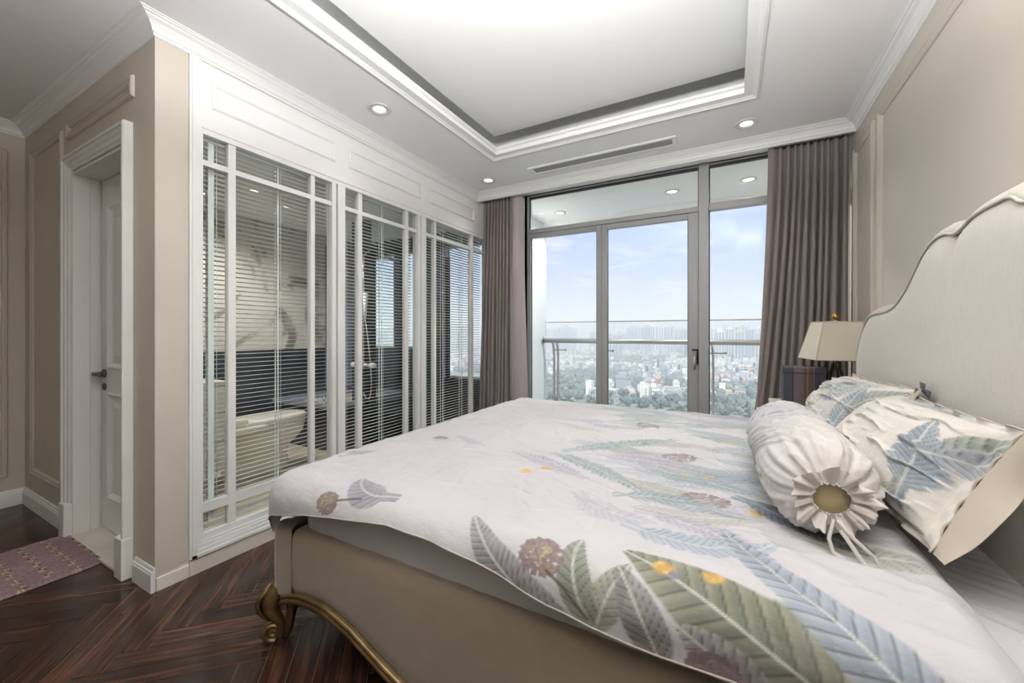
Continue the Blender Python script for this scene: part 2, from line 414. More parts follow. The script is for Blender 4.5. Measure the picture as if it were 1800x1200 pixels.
PM = [(0,0),(0,.008),(.006,.014),(.013,.015),(.018,.010),(.026,.009),(.030,.013),(.036,.010),(.041,.005),(.041,0)]
def panel_door(x0, x1, z0, z1): return MB().rectframe(PM, x0, x1, z0, z1, lambda a,b,h: (a, YD-h, b))
panel_door(-4.225, -3.585, .235, 2.437).build('trim_1', wall_m, kind='structure')
panel_door(-3.50, -2.565, 2.357, 2.462).build('trim_2', wall_m, kind='structure')
MB().rectframe(PM, -.35, .755, .205, 2.465, lambda a,b,h: (XH+h, a, b)).build('trim_3', wall_m, kind='structure')
for i, (a, b) in enumerate(((3.13, 3.56), (.35, 3.03), (-1.2, .25))):
    PR = [(o*1.05, hh*1.2) for o, hh in PM]
    MB().rectframe(PR, a, b, .22, 2.468, lambda p,q,h: (XR-h, p, q)).build('trim_%d' % (4+i), wall_m, kind='structure')
sw = thing('light_switch', (-3.62, YD, 1.285), 'beige light switch plate beside the white door casing', 'switch')
sp = M('switch_plastic', (205, 196, 180), .35)
MB().bbox(-3.66, -3.575, YD-.011, YD, 1.245, 1.33, .003).build('switch_plate', sp, sw)
MB().bbox(-3.642, -3.593, YD-.0145, YD-.010, 1.262, 1.313, .002).build('rocker', sp, sw)

# ================================================================== GLAZED PARTITION
part = thing('glazed_partition', (XL, 2.3, 0), 'white timber glazed partition with raised panels above the bathroom glass', 'partition')
PX = XL-.012
m = MB()   # outer moulded architrave: stepped profile, left + bottom
m.add([], [])
for (y0, y1, px) in ((.966,.976,.010),(.976,.995,.016),(.995,1.006,.008),(1.006,1.02,.003)): m.box(XL-.06, XL+px, y0, y1, .082, 2.576)
for (z0, z1, px) in ((.082,.098,.016),(.098,.118,.010),(.118,.135,.005),(.135,.150,.0)): m.box(XL-.06, XL+px, .976+(z0-.082)*.8, 3.79, z0, z1)
m.build('outer_frame', white, part)
HZ = 2.21
MB().box(XL-.06, XL-.004, 1.02, 3.79, HZ, 2.60).box(XL-.06, XL+.001, 1.02, 3.79, HZ+.028, HZ+.034).build('header_board', white, part)
for a, b in ((1.07, 1.80), (1.908, 2.652), (2.765, 3.46)):
    q = [(0,0),(0,.006),(.007,.012),(.014,.009),(.017,.003),(.024,-.001)]
    MB().rectframe(q, a, b, 2.353, 2.486, lambda p,r,h: (XL-.004+h, p, r)).build('header_panel', white, part)
secs = [[(1.03,1.15),(1.187,1.629),(1.657,1.779)], [(1.883,1.999),(2.035,2.476),(2.51,2.613)], [(2.722,2.837),(2.869,3.42),(3.465,3.70)]]
rows = [(.181,.285),(.332,2.055),(2.084,HZ)]
for si, sec in enumerate(secs):
    y0, y1 = sec[0][0], sec[-1][1]
    # stiles between sections
    s0 = 1.01 if si == 0 else (1.824, 2.662)[si-1]; s1 = (1.810, 2.650, 3.79)[si]
    MB().box(XL-.062, PX+.006, s0, y0, .150, HZ+.01).build('stile', white, part)
    MB().box(XL-.062, PX+.006, y1, s1, .150, HZ+.01).build('stile', white, part)
    MB().box(XL-.062, PX+.006, y0, y1, .150, rows[0][0]).build('rail', white, part)
    for (a, b) in ((rows[0][1], rows[1][0]), (rows[1][1], rows[2][0])):
        MB().box(XL-.05, PX-.002, y0, y1, a, b).build('muntin', white, part)
    for (a, b) in ((sec[0][1], sec[1][0]), (sec[1][1], sec[2][0])):
        for (za, zb) in rows: MB().box(XL-.05, PX-.0015, a, b, za, zb).build('muntin', white, part)
    for (ya, yb) in sec:
        for (za, zb) in rows:
            MB().box(XL-.040, XL-.034, ya, yb, za, zb).build('pane', glass_p, part)
MB().box(XL-.06, PX-.012, 1.809, 1.825, .15, HZ).box(XL-.06, PX-.012, 2.649, 2.663, .15, HZ).build('shadow_gap_strip', M('gap_grey', (150,150,148), .6), part)

# ---- venetian blinds behind the glass, every slat its own piece
slat_m = M('blind_slat', (226, 228, 226), .45)
tape_m = M('blind_tape', (242, 246, 245), .7)
lab = ['white venetian blind behind the glass, nearest the taupe corner', 'white venetian blind behind the middle section of the glass wall', 'white venetian blind behind the glass, beside the left curtain']
for bi, (y0, y1, tapes) in enumerate(((1.025, 1.785, (1.093, 1.45)), (1.878, 2.618, (1.93, 2.27, 2.56)), (2.715, 3.70, (2.78, 3.03, 3.33)))):
    L = y1-y0; bx = XL-.082
    bl = thing('venetian_blind', (bx, (y0+y1)/2, 0), lab[bi], 'blind', 'venetian blinds behind the glazed wall')
    MB().bbox(bx-.02, bx+.02, y0, y1, 2.20, 2.235, .003).build('head_rail', slat_m, bl)
    MB().bbox(bx-.013, bx+.013, y0, y1, .20, .214, .003).build('bottom_rail', slat_m, bl)
    me = MB(); w = .0125; t = .0006
    pts = [(-w, -.0012), (-w*.4, .0008), (w*.4, .0008), (w, -.0012)]
    vs = [(x, y, z+dz) for y in (-L/2, L/2) for dz in (0, t) for x, z in pts]
    fs = []
    for k in range(3): fs += [(k, k+1, 8+k+1, 8+k), (4+k, 4+k+8, 4+k+9, 4+k+1)]
    fs += [(0,8,12,4), (3,7,15,11), (0,4,5,1), (1,5,6,2), (2,6,7,3), (8,9,13,12), (9,10,14,13), (10,11,15,14)]
    me.add(vs, fs, True); so_ = me.build('slat', slat_m, bl); sl = so_.data
    zz = .226; first = True
    while zz < 2.195:
        o = so_ if first else link('slat', sl, slat_m, bl)
        first = False
        o.location = (bx, (y0+y1)/2, zz); o.rotation_euler = (0, math.radians(-9+random.uniform(-1, 1)), 0)
        zz += .0252
    for ty in tapes:
        wide = bi == 0 and ty < 1.2
        hw = .014 if wide else .004
        MB().box(bx+.0135, bx+.0142, ty-hw, ty+hw, .205, 2.2).box(bx-.0142, bx-.0135, ty-hw, ty+hw, .205, 2.2).build('ladder_tape', tape_m, bl)
        MB().tube([(bx+.0148, ty+hw+.012, .21), (bx+.0148, ty+hw+.012, 2.2)], .0012, 6).build('cord', tape_m, bl)

# ================================================================== BATHROOM seen through the blinds
bfl = MB().box(-4.6, XL-.02, YD+.16, 3.95, -.05, -.004).build('floor_bathroom', M('tile_grout', (170, 160, 148), .7), kind='structure')
tile_m = M('wood_look_marble_tile', (206, 193, 176), .25, var=(5, .16), stretch=(6, 1, 1))
for i in range(14):
    for j in range(-1, 5):
        x0 = -4.58+i*.16; y0 = 1.0+j*.8+(i % 3)*.27
        q = rect_clip([(x0+.001,y0),(x0+.159,y0),(x0+.159,y0+.798),(x0+.001,y0+.798)], -4.5, XL-.13, 1.0, 3.9)
        if len(q) > 2: MB().prism(q, -.012, random.uniform(-.0003, .0003)).build('tile', tile_m, bfl)
def mural():
    m = bpy.data.materials.new('painted_marble'); m.use_nodes = True; t = m.node_tree; b = t.nodes['Principled BSDF']; b.inputs['Roughness'].default_value = .3
    tcn = t.nodes.new('ShaderNodeTexCoord'); n = t.nodes.new('ShaderNodeTexNoise'); n.inputs['Scale'].default_value = 1.5; n.inputs['Detail'].default_value = 8; n.inputs['Distortion'].default_value = 1.6
    t.links.new(tcn.outputs['Object'], n.inputs['Vector']); r = t.nodes.new('ShaderNodeValToRGB'); el = r.color_ramp.elements
    el[0].position = .40; el[0].color = (*lin((200, 195, 187)), 1); el[1].position = .64; el[1].color = (*lin((120, 116, 108)), 1)
    x = el.new(.53); x.color = (*lin((192, 187, 178)), 1); x = el.new(.57); x.color = (*lin((150, 145, 136)), 1)
    t.links.new(n.outputs['Fac'], r.inputs[0]); t.links.new(r.outputs[0], b.inputs['Base Color']); return m
wall('wall_bathroom', (-4.7, -4.5, YD, 4.0, 1.01, 2.6), mat=mural())
darkstone = M('dark_slate_tile', (56, 58, 66), .3, var=(4, .2))
wall('wall_bathroom_lower', (-4.7, -4.492, YD, 4.0, 0, 1.012), mat=darkstone)
wall('ceiling_bathroom', (-4.7, XL-.15, YD+.16, 3.9, 2.42, 2.5), mat=ceil_m)
wall('wall_bathroom_end', (-4.6, -4.34, 3.86, 3.98, 0, 2.6), (-4.34, XL-.14, 3.86, 3.98, 2.24, 2.6), (-4.34, -3.07, 3.86, 3.98, 0, 1.0), (-3.07, XL-.02, 3.86, 3.98, 0, .66), (-3.5, -3.06, 3.86, 3.98, 0, 2.3), (-3.87, -3.74, 3.86, 3.98, 0, 2.3), mat=darkstone)
w3 = struct('window_3', (-3.3, 3.9, 1))
darkmetal = M('dark_bronze_metal', (46, 47, 52), .4, .6)
for x0, x1, z0 in ((-4.34,-3.87,1.0),(-3.74,-3.5,1.0),(-3.06,XL-.14,.66)):
    MB().rectframe([(0,-.02),(0,.03),(.025,.03),(.025,-.02)], x0, x1, z0, 2.24, lambda a,b,h: (a, 3.90-h, b)).build('frame', alu, w3)
    MB().box(x0+.02, x1-.02, 3.90, 3.906, z0+.02, 2.22).build('pane', glass, w3)
# vanity
van = thing('vanity_cabinet', (-3.45, 1.25, .2), 'white floating vanity cabinet at the left end of the bathroom', 'cabinet')
cabw = M('cabinet_lacquer', (216, 212, 204), .35)
MB().bbox(-3.75, -3.17, 1.0, 1.52, .22, .83, .004).build('body', cabw, van)
for a, b in ((.235,.43),(.44,.635),(.645,.82)): MB().bbox(-3.17, -3.152, 1.005, 1.515, a, b, .003).build('drawer', cabw, van)
MB().bbox(-3.76, -3.14, 1.0, 1.53, .83, .86, .004).build('countertop', marble, van)
# toilet: stands against the vanity side wall, bowl pointing to the window
por = M('toilet_porcelain', (226, 218, 206), .15, coat=.3)
wc = thing('toilet', (-3.60, 2.05, 0), 'white toilet with closed lid behind the first section of blinds', 'toilet')
def egg(cx, cy, z, w, lf, lb, n=36, k=2.3):
    o = []
    for i in range(n):
        a = 2*PI*i/n; c, s = math.cos(a), math.sin(a)
        x = math.copysign(abs(c)**(2/k), c)*w; y = math.copysign(abs(s)**(2/k), s)
        o.append((cx+x, cy+(y*lf if y > 0 else y*lb), z))
    return o
def loft(rings):
    m = MB(); n = len(rings[0]); vs = [p for r in rings for p in r]; fs = []
    for j in range(len(rings)-1):
        for k in range(n): fs.append((j*n+k, j*n+(k+1)%n, (j+1)*n+(k+1)%n, (j+1)*n+k))
    fs += [tuple(range(n)), tuple(range((len(rings)-1)*n, len(rings)*n))]
    return m.add(vs, fs, True)
tx, ty = -3.58, 1.98
loft([egg(tx,ty,0,.115,.26,.28),egg(tx,ty,.02,.118,.265,.28),egg(tx,ty,.12,.112,.24,.28),egg(tx,ty,.20,.120,.26,.28),egg(tx,ty,.25,.155,.33,.28),egg(tx,ty,.31,.180,.39,.28),egg(tx,ty,.36,.185,.40,.28),egg(tx,ty,.395,.19,.41,.28)]).build('bowl', por, wc)
loft([egg(tx,ty,.398,.19,.41,.26),egg(tx,ty,.405,.196,.42,.26),egg(tx,ty,.425,.196,.42,.26),egg(tx,ty,.43,.19,.41,.26)]).build('seat', por, wc)
loft([egg(tx,ty,.433,.19,.412,.16),egg(tx,ty,.44,.196,.422,.16),egg(tx,ty,.462,.194,.418,.16),egg(tx,ty,.475,.18,.39,.15),egg(tx,ty,.48,.14,.33,.12)]).build('lid', por, wc)
MB().bbox(tx-.195, tx+.195, ty-.38, ty-.17, .39, .52, .03).build('tank', por, wc)
MB().bbox(tx+.19, tx+.25, ty-.32, ty-.05, .40, .45, .015).build('control_panel', por, wc)
# bathtub under the window
tub = thing('bathtub', (-4.0, 3.2, 0), 'dark panelled bathtub with a grey marble deck below the window', 'bathtub')
deck = M('grey_marble_deck', (138, 142, 156), .2, var=(6, .12))
MB().bbox(-4.49, -3.50, 2.66, 3.84, .0, .43, .006).build('apron', darkstone, tub)
MB().rectframe([(0,0),(0,.035),(.12,.035),(.15,.025),(.17,-.05)], -4.49, -3.47, 2.63, 3.85, lambda a,b,h: (a, b, .43+h)).build('deck', deck, tub)
MB().box(-4.3, -3.66, 2.82, 3.66, .41, .433).build('basin', por, tub)
# tub filler
tf = thing('tub_filler', (-3.62, 2.72, .465), 'chrome tub filler tap on the bathtub deck', 'tap')
MB().tube([(-3.62,2.72,.465),(-3.62,2.72,.72),(-3.64,2.76,.78),(-3.68,2.83,.77),(-3.69,2.86,.70)], .012, 10).build('spout', chrome, tf)
MB().lathe([(0,.0),(.028,0),(.028,.01),(.012,.018),(.012,.05),(.02,.055),(.02,.075),(0,.08)], (-3.72,2.72,.465), 16).build('handle', chrome, tf)
# towel draped over the tub edge, curtain by the window
bc = thing('bathroom_curtain', (-4.0, 3.75, 0), 'grey blue curtain hanging beside the bathroom window', 'curtain')
uu = np.linspace(0, 1, 60)[:,None]; vv = np.linspace(0, 1, 12)[None,:]
P = np.stack([-4.49+uu*.16+0*vv, 3.30+.48*uu+.03*np.sin(uu*30)+0*vv, .5+1.8*vv+0*uu], -1)
grid_mesh('drape', P, M('grey_blue_cloth', (120, 124, 142), .8), bc)
# shower: dark pier, riser with hand set and rain head
wall('wall_shower_pier', (-3.66, -3.47, 3.02, 3.12, 0, 2.42), mat=darkstone)
sh = thing('shower_set', (-3.35, 2.98, .9), 'white and chrome shower column with hose behind the middle blinds', 'shower')
whitem = M('white_fittings', (228, 230, 230), .3)
sx, sy = -3.44, 2.985
MB().tube([(sx,sy,.82),(sx,sy,2.02),(sx,sy+.06,2.08),(sx+.02,sy+.30,2.09)], .011, 10).build('riser', chrome, sh)
MB().lathe([(0,0),(.11,0),(.115,.006),(.11,.012),(.02,.02),(.012,.05),(0,.05)], (sx+.02,sy+.30,2.03), 24).build('rain_head', chrome, sh)
MB().tube([(sx+.03,sy,1.62),(sx+.05,sy-.02,1.45),(sx+.045,sy-.015,1.36)], [.03,.018,.012], 10).build('hand_shower', whitem, sh)
hp = []
for i in range(30):
    f = i/29; hp.append((sx+.045+.10*math.sin(f*PI), sy-.015-.02*f, 1.36-.85*math.sin(f*PI*.62)+.0*f))
MB().tube(hp, .007, 8).build('hose', chrome, sh)
MB().tube([(sx-.11,sy-.01,.86),(sx+.13,sy-.01,.86)], .022, 12).build('mixer', chrome, sh)
for q in (-.13, .15): MB().tube([(sx+q-.025,sy-.01,.86),(sx+q+.025,sy-.01,.86)], .028, 12).build('mixer_knob', whitem, sh)
enc = thing('shower_enclosure', (-3.2, 3.4, 0), 'dark framed glass shower enclosure behind the middle blinds', 'shower screen')
for x, y in ((-3.42, 3.10), (-3.42, 3.80), (-2.95, 3.80)): MB().box(x-.02, x+.02, y-.02, y+.02, 0, 2.1).build('post', darkmetal, enc)
MB().box(-3.44, -3.40, 3.10, 3.82, 0, .06).box(-3.44, -2.93, 3.78, 3.82, 0, .06).build('kerb', darkmetal, enc)
MB().box(-3.424, -3.416, 3.12, 3.78, .06, 2.1).build('screen_glass', glass, enc)
for i, (x, y) in enumerate(((-3.6, 1.95), (-3.75, 2.35), (-4.05, 1.75))):
    d = thing('bathroom_downlight', (x, y, 2.42), ('round downlight in the bathroom ceiling, seen low above the toilet', 'round downlight in the bathroom ceiling, farther from the glass', 'round downlight in the bathroom ceiling beside the mural wall')[i], 'downlight', 'bathroom downlights')
    MB().lathe([(.05,0),(.05,-.006),(.038,-.006),(.036,.0)], (x,y,2.42), 20).build('trim_ring', white, d)
    MB().lathe([(0,-.002),(.037,-.002)], (x,y,2.42), 20).build('lens', M('warm_lens', (255,240,215), .5, emit=((255,236,205), 4)), d)
    light('lamp', 'SPOT', (x,y,2.40), BATH_W, d, col=(1,.97,.93), spot_size=2.6, spot_blend=.8, rad=.035)

# ================================================================== WINDOW WALL
win = struct('window_1', (-.6, YV, 0))
def bar(name, x0, x1, z0, z1, d0=.0, d1=.07, mat=alu): return MB().bbox(x0, x1, YV+d0, YV+d1, z0, z1, .003).build(name, mat, win)
bar('jamb', -1.93, -1.885, 0, 2.645); bar('jamb', .665, .71, 0, 2.645)
bar('mullion', -.249, -.170, 0, 2.645, -.02, .08)
bar('head', -1.90, .70, 2.632, 2.655)
bar('transom', -1.885, -.249, 2.245, 2.290); bar('transom', -.170, .665, 2.245, 2.305)
bar('gasket', -1.885, -.249, 2.290, 2.297, .028, .045, alu_d); bar('gasket', -.170, .665, 2.305, 2.312, .028, .045, alu_d)
bar('gasket', -1.885, -.249, 2.612, 2.632, .02, .045, alu_d); bar('gasket', -.170, .665, 2.612, 2.632, .02, .045, alu_d)
for x in (-1.885, -.2575, -.170): bar('gasket', x, x+.008, 2.29, 2.63, .028, .045, alu_d)
# left sash and right door leaf
for (x0, x1, l, r) in ((-1.885, -1.10, .022, .052), (-1.098, -.251, .052, .082)):
    bar('sash_stile', x0, x0+l, .05, 2.243, .005, .06); bar('sash_stile', x1-r, x1, .05, 2.243, .005, .06)
    bar('sash_rail', x0+l, x1-r, 2.195, 2.243, .008, .058); bar('sash_rail', x0+l, x1-r, .05, .13, .008, .058)
    bar('gasket', x1-r-.006, x1-r, .13, 2.195, .02, .04, alu_d); bar('gasket', x0+l, x0+l+.004, .13, 2.195, .02, .04, alu_d)
    MB().box(x0+l, x1-r, YV+.028, YV+.034, .13, 2.195).build('pane', glass, win)
bar('sill', -1.90, .70, 0, .05)
bar('gasket', -.170, -.163, .05, 2.245, .02, .04, alu_d)
MB().box(-.163, .665, YV+.028, YV+.034, .05, 2.245).build('pane', glass, win)
MB().box(-.163, .665, YV+.032, YV+.038, 2.31, 2.613).build('pane', glass, win)
MB().box(-1.878, -.257, YV+.032, YV+.038, 2.295, 2.613).build('pane', glass, win)
hb = MB().bbox(-.262, -.247, YV-.03, YV-.018, .93, 1.06, .003).bbox(-.30, -.25, YV-.034, YV-.022, 1.048, 1.062, .003)
hb.build('handle_plate', M('handle_black', (40,40,42), .4, .5), win)
MB().tube([(-.275, YV-.01, .99), (-.275, YV-.05, .99), (-.276, YV-.055, .95), (-.28, YV-.05, .885)], [.010,.011,.012,.009], 10).build('door_handle', steel, win)
MB().tube([(-1.905, YV, .93), (-1.905, YV-.03, .93)], [.008,.010], 8).build('stay_knob', M('handle_black'), win)

# ---- curtains
cloth_c = M('curtain_cloth', (146, 135, 132), .85, bump=(500, .25), sheen=.3)
backlit = M('curtain_backlit', (186, 176, 178), .8, bump=(400, .15))
def curtain(name, label, x_top, x_bot, nf, seed, lean, lead):
    t = thing(name, ((x_top[0]+x_top[1])/2, 3.64, 0), label, 'curtain', 'floor length curtains')
    nu, nv = nf*16+1, 40
    u = np.linspace(0, 1, nu)[:,None]; v = np.linspace(0, 1, nv)[None,:]        # v: 0 top .. 1 floor
    r = np.random.default_rng(seed); j = np.cumsum(r.uniform(.75, 1.25, nf+1)); j = (j-j[0])/(j[-1]-j[0])
    k = np.interp(u, j, np.arange(nf+1))
    vv = v**lean
    x0 = x_top[0]+(x_bot[0]-x_top[0])*vv; x1 = x_top[1]+(x_bot[1]-x_top[1])*vv
    x = x0+(x1-x0)*u
    amp = (.024+.030*v)*(1+.25*np.sin(k*1.7+seed))
    y = 3.645+amp*np.cos(2*PI*k)-.012*np.sin(2*PI*k*.5+seed)*v
    x = x+.010*np.sin(4*PI*k)*(.4+.6*v)+.008*np.sin(v*5+k)*v
    z = 2.612-2.60*v+0*u
    grid_mesh('cloth', np.stack([x+0*v, y, z], -1), cloth_c, t)
    # leading edge band; on the left, light through cloth is put in as paler colour
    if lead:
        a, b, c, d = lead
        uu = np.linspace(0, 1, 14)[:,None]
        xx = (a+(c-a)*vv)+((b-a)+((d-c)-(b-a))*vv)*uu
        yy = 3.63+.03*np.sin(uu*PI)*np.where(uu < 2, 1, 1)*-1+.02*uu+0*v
        grid_mesh('leading_edge', np.stack([xx, yy, z[:1]+0*uu], -1), backlit if b < 0 else cloth_c, t)
    m = MB().box(x_top[0], x_top[1], 3.60, 3.69, 2.612, 2.63); m.build('track', alu, t)
    return t
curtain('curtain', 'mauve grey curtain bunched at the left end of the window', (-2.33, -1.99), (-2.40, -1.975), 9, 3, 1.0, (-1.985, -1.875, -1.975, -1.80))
curtain('curtain', 'mauve grey curtain swept aside behind the table lamp', (.30, .735), (.10, .73), 10, 5, 1.5, (.245, .31, .125, .14))

# ---- balcony
wall('floor_balcony', (-2.4, XR+.2, YV+.12, 5.05, -.12, -.02), mat=M('balcony_tile', (205, 200, 192), .6))
wall('ceiling_balcony', (-2.4, XR+.2, YV+.12, 5.0, 2.66, 3.2), (-2.4, XR+.2, 4.9, 5.05, 2.585, 2.66), mat=ceil_m)
wall('wall_balcony', (-2.4, -2.2, YV+.12, 4.98, -.1, 2.7), mat=M('exterior_white', (225, 228, 230), .7))
for i, (x, y) in enumerate(((-.54, 4.42), (.14, 4.42), (-1.83, 4.55))):
    d = thing('balcony_downlight', (x, y, 2.66), ('round downlight in the balcony ceiling, above the door leaf', 'round downlight in the balcony ceiling, above the right window pane', 'round downlight in the balcony ceiling by its left wall')[i], 'downlight', 'balcony downlights')
    MB().lathe([(.07,0),(.07,-.008),(.052,-.008),(.048,.0)], (x,y,2.66), 24).build('trim_ring', M('downlight_ring', (205,203,200), .4), d)
    MB().lathe([(0,-.004),(.05,-.004)], (x,y,2.66), 24).build('lens', M('warm_lens'), d)
    light('lamp', 'SPOT', (x,y,2.63), 70, d, spot_size=2.7, spot_blend=.6, rad=.04)
rail = thing('balcony_railing', (-.8, 4.86, 0), 'steel balcony railing with clear glass guard above the city', 'railing')
MB().tube([(-2.19, 4.86, 1.10), (.8, 4.86, 1.10)], .030, 16).build('handrail', steel, rail)
MB().lathe([(0,0),(.05,0),(.05,.012),(.034,.016)], (-2.2, 4.86, 1.10), 20, 'x').build('wall_flange', steel, rail)
for x0, x1 in ((-2.17, -1.24), (-1.23, -.18), (-.17, .80)):
    MB().box(x0, x1, 4.945, 4.957, .05, 1.335).build('guard_glass', glass, rail)
MB().box(-2.18, .80, 4.938, 4.964, 1.335, 1.348).build('top_channel', steel, rail)
for px in (-2.015, -1.40, -.176):
    for dx in (-.028, .028) if px < -1.9 else (0,):
        pp = [(px+dx, 4.88, -.02), (px+dx, 4.88, .9), (px+dx-.006, 4.872, 1.02), (px+dx-.012, 4.86, 1.08)]
        MB().tube(pp, .012 if px > -1.9 else .016, 10).build('post', steel, rail)
    for z in (.98, .35): MB().tube([(px-.03, 4.88, z), (px+.10, 4.90, z), (px+.12, 4.93, z)], [.007,.007,.014], 8).build('glass_clamp', steel, rail)

# ================================================================== BED
fab = M('bed_velvet', (142, 127, 108), .75, bump=(350, .35), sheen=.5, var=(14, .04))
fab_h = M('headboard_velvet', (206, 198, 186), .72, bump=(170, .5), sheen=.4, var=(20, .03), stretch=(1, 3.2, .8))
gold = M('antique_gold_wood', (132, 110, 74), .34, .75, bump=(60, .12), var=(18, .25))
bed = thing('bed', (-.45, 1.94, 0), 'upholstered beige bed with tall scalloped headboard and carved gold cabriole legs', 'bed')
BN, BF, BX = .92, 2.96, -1.575          # near side, far side, foot plane
def zt(x, c=-.45, half=1.09):           # lower edge of the upholstery along a rail (serpentine apron)
    d = np.abs(np.asarray(x, float)-c)/half
    return np.interp(d, [0,.2,.36,.48,.62,.73,.80,.86,.92,.97,1.05], [.07,.078,.105,.150,.212,.238,.242,.236,.218,.196,.185])
def rail_side(axis, lo, hi, face, sgn, nm, c, half):
    n = 90; s = np.linspace(lo, hi, n)
    zb = zt(s, c, half); prof = []
    rows_ = [(.0, .055), (.0, .0), (.02, -.004), (.15, -.010), (.5, -.013), (.8, -.011), (.93, -.006), (.985, .004), (1.0, .018), (1.0, .055), (.92, .06)]
    P = np.zeros((n, len(rows_), 3))
    for k, (f, o) in enumerate(rows_):
        zz = zb+(.457-zb)*f; w = face+sgn*o
        P[:,k,0] = s if axis == 'x' else w; P[:,k,1] = w if axis == 'x' else s; P[:,k,2] = zz
    return grid_mesh(nm, P, fab, bed)
rail_side('x', -1.447, .60, BN+.013, 1, 'side_rail', -.45, 1.09)
rail_side('x', -1.447, .60, BF-.013, -1, 'side_rail', -.45, 1.09)
rail_side('y', BN+.03, BF-.03, BX+.013, 1, 'footboard', (BN+BF)/2, 1.0)
# corner posts of the footboard (upholstered, rounded)
for yy, sg in ((BN, 1), (BF, -1)):
    ang = np.linspace(0, PI/2, 9); R = .045
    path = [(-1.449, yy)] + [(BX+R-R*math.sin(a), yy+sg*(R-R*math.cos(a))) for a in ang] + [(BX, yy+sg*.05)]
    P = np.zeros((len(path), 9, 3))
    for i, (x, y) in enumerate(path):
        for k, (f, o) in enumerate(((0,0),(.03,-.002),(.3,-.006),(.7,-.006),(.93,-.002),(.985,.004),(1,.02),(1,.06),(1,.11))):
            zb = .195; cx, cyy = -1.50, yy+sg*.075; dx, dyv = x-cx, y-cyy; l = math.hypot(dx, dyv)
            P[i,k] = (x-dx/l*o if l > o else cx, y-dyv/l*o if l > o else cyy, zb+(.459-zb)*f)
    grid_mesh('corner_post', P, fab, bed)
    MB().tube([(-1.447, yy-sg*.001, z) for z in np.linspace(.215, .455, 8)], .003, 6).build('seam', M('seam_thread', (150,134,114), .8), bed)
# gold apron trim: two stepped mouldings following the curve
def trim(axis, lo, hi, face, sgn, c, half):
    s = np.linspace(lo, hi, 90); zb = zt(s, c, half)
    prof = [(.03,.004),(-.006,.006),(-.014,.001),(-.013,-.004),(-.007,-.008),(-.013,-.013),(-.016,-.022),(-.011,-.031),(.0,-.036),(.03,-.036)]
    P = np.zeros((90, len(prof), 3))
    for k, (o, dz) in enumerate(prof):
        w = face+sgn*o
        P[:,k,0] = s if axis == 'x' else w; P[:,k,1] = w if axis == 'x' else s; P[:,k,2] = zb+dz
    grid_mesh('apron_trim', P, gold, bed)
trim('x', -1.50, .60, BN, 1, -.45, 1.09); trim('x', -1.50, .60, BF, -1, -.45, 1.09); trim('y', BN+.06, BF-.06, BX, 1, (BN+BF)/2, 1.0)
def leg(cx, cyv, dx, dyv):
    d = Vector((dx, dyv, 0)).normalized()
    def pt(o, z): return (cx+d.x*o, cyv+d.y*o, z)
    m = MB()
    path = [(.005,.225),(.022,.195),(.036,.165),(.038,.135),(.026,.105),(.010,.078),(.002,.055),(.006,.032),(.012,.018)]
    rad = [.026,.034,.036,.031,.024,.019,.017,.018,.015]
    P = [Vector(p+(0,)) for p in path]; pts = []; rr = []
    for i in range(len(path)-1):
        for f in (0, .33, .66):
            a = path[i]; b = path[i+1]; pts.append(pt(a[0]+(b[0]-a[0])*f, a[1]+(b[1]-a[1])*f)); rr.append(rad[i]+(rad[i+1]-rad[i])*f)
    pts.append(pt(*path[-1])); rr.append(rad[-1])
    m.tube(pts, rr, 14)
    m.tube([pt(-.035,.20), pt(-.035,.12), pt(-.025,.05), pt(-.012,.004)], [.030,.020,.016,.012], 10)
    lg = m.build('leg', gold, bed)
    m = MB(); sp_ = []; sr = []
    for i in range(34):
        a = -PI*.62+i/33*PI*3.3; r = .034-.029*i/33; sp_.append(pt(.030+r*math.cos(a), .042+r*math.sin(a))); sr.append(.0085+.004*(1-i/33))
    m.tube(sp_, sr, 8, flat=1.9); m.build('scroll', gold, lg)
    # acanthus ridges on the knee
    for q in (-1, 0, 1):
        n = Vector((-d.y, d.x, 0))*q*.018
        MB().tube([(Vector(pt(o, z))+n*(1-k*.12)) for k, (o, z) in enumerate(((.045,.215),(.068,.185),(.081,.158),(.078,.13),(.060,.105),(.040,.085)))], [.004,.008,.010,.009,.007,.003], 8).build('carved_ridge', gold, lg)
leg(-1.545, .945, -1, -1); leg(-1.545, BF-.025, -1, 1); leg(.56, .945, 0, -1); leg(.56, BF-.025, 0, 1)

# headboard: scalloped outline, rolled border, piping
half_pts = [(2.905,.30),(2.905,.90),(2.90,1.08),(2.845,1.19),(2.75,1.275),(2.665,1.315),(2.56,1.328),(2.43,1.331),(2.32,1.345),(2.22,1.385),(2.135,1.437),(2.06,1.492),(2.00,1.528),(1.94,1.550),(1.87,1.560),(1.81,1.556),(1.765,1.545),(1.725,1.552),(1.68,1.567),(1.61,1.577),(1.53,1.578)]
outl = half_pts+[(2*1.53-y if y > 1.9 else 2*1.53-y, z) for y, z in half_pts[-2:3:-1]]
near = [(y, z) for y, z in outl[len(half_pts):]]
k = (1.53-.90)/(1.53-min(y for y, z in near))
near = [(1.53-(1.53-y)*k, z) for y, z in near]+[(.90,1.0),(.90,.30)]
ctrl = half_pts+near
def catmull(pts, sub=5):
    o = []
    for i in range(len(pts)-1):
        p0, p1, p2, p3 = (Vector(pts[max(0,i-1)]), Vector(pts[i]), Vector(pts[i+1]), Vector(pts[min(len(pts)-1,i+2)]))
        for s in range(sub):
            t = s/sub; o.append(.5*((2*p1)+(p2-p0)*t+(2*p0-5*p1+4*p2-p3)*t*t+(3*p1-p0-3*p2+p3)*t**3))
    o.append(Vector(pts[-1])); return o
oc = catmull(ctrl)
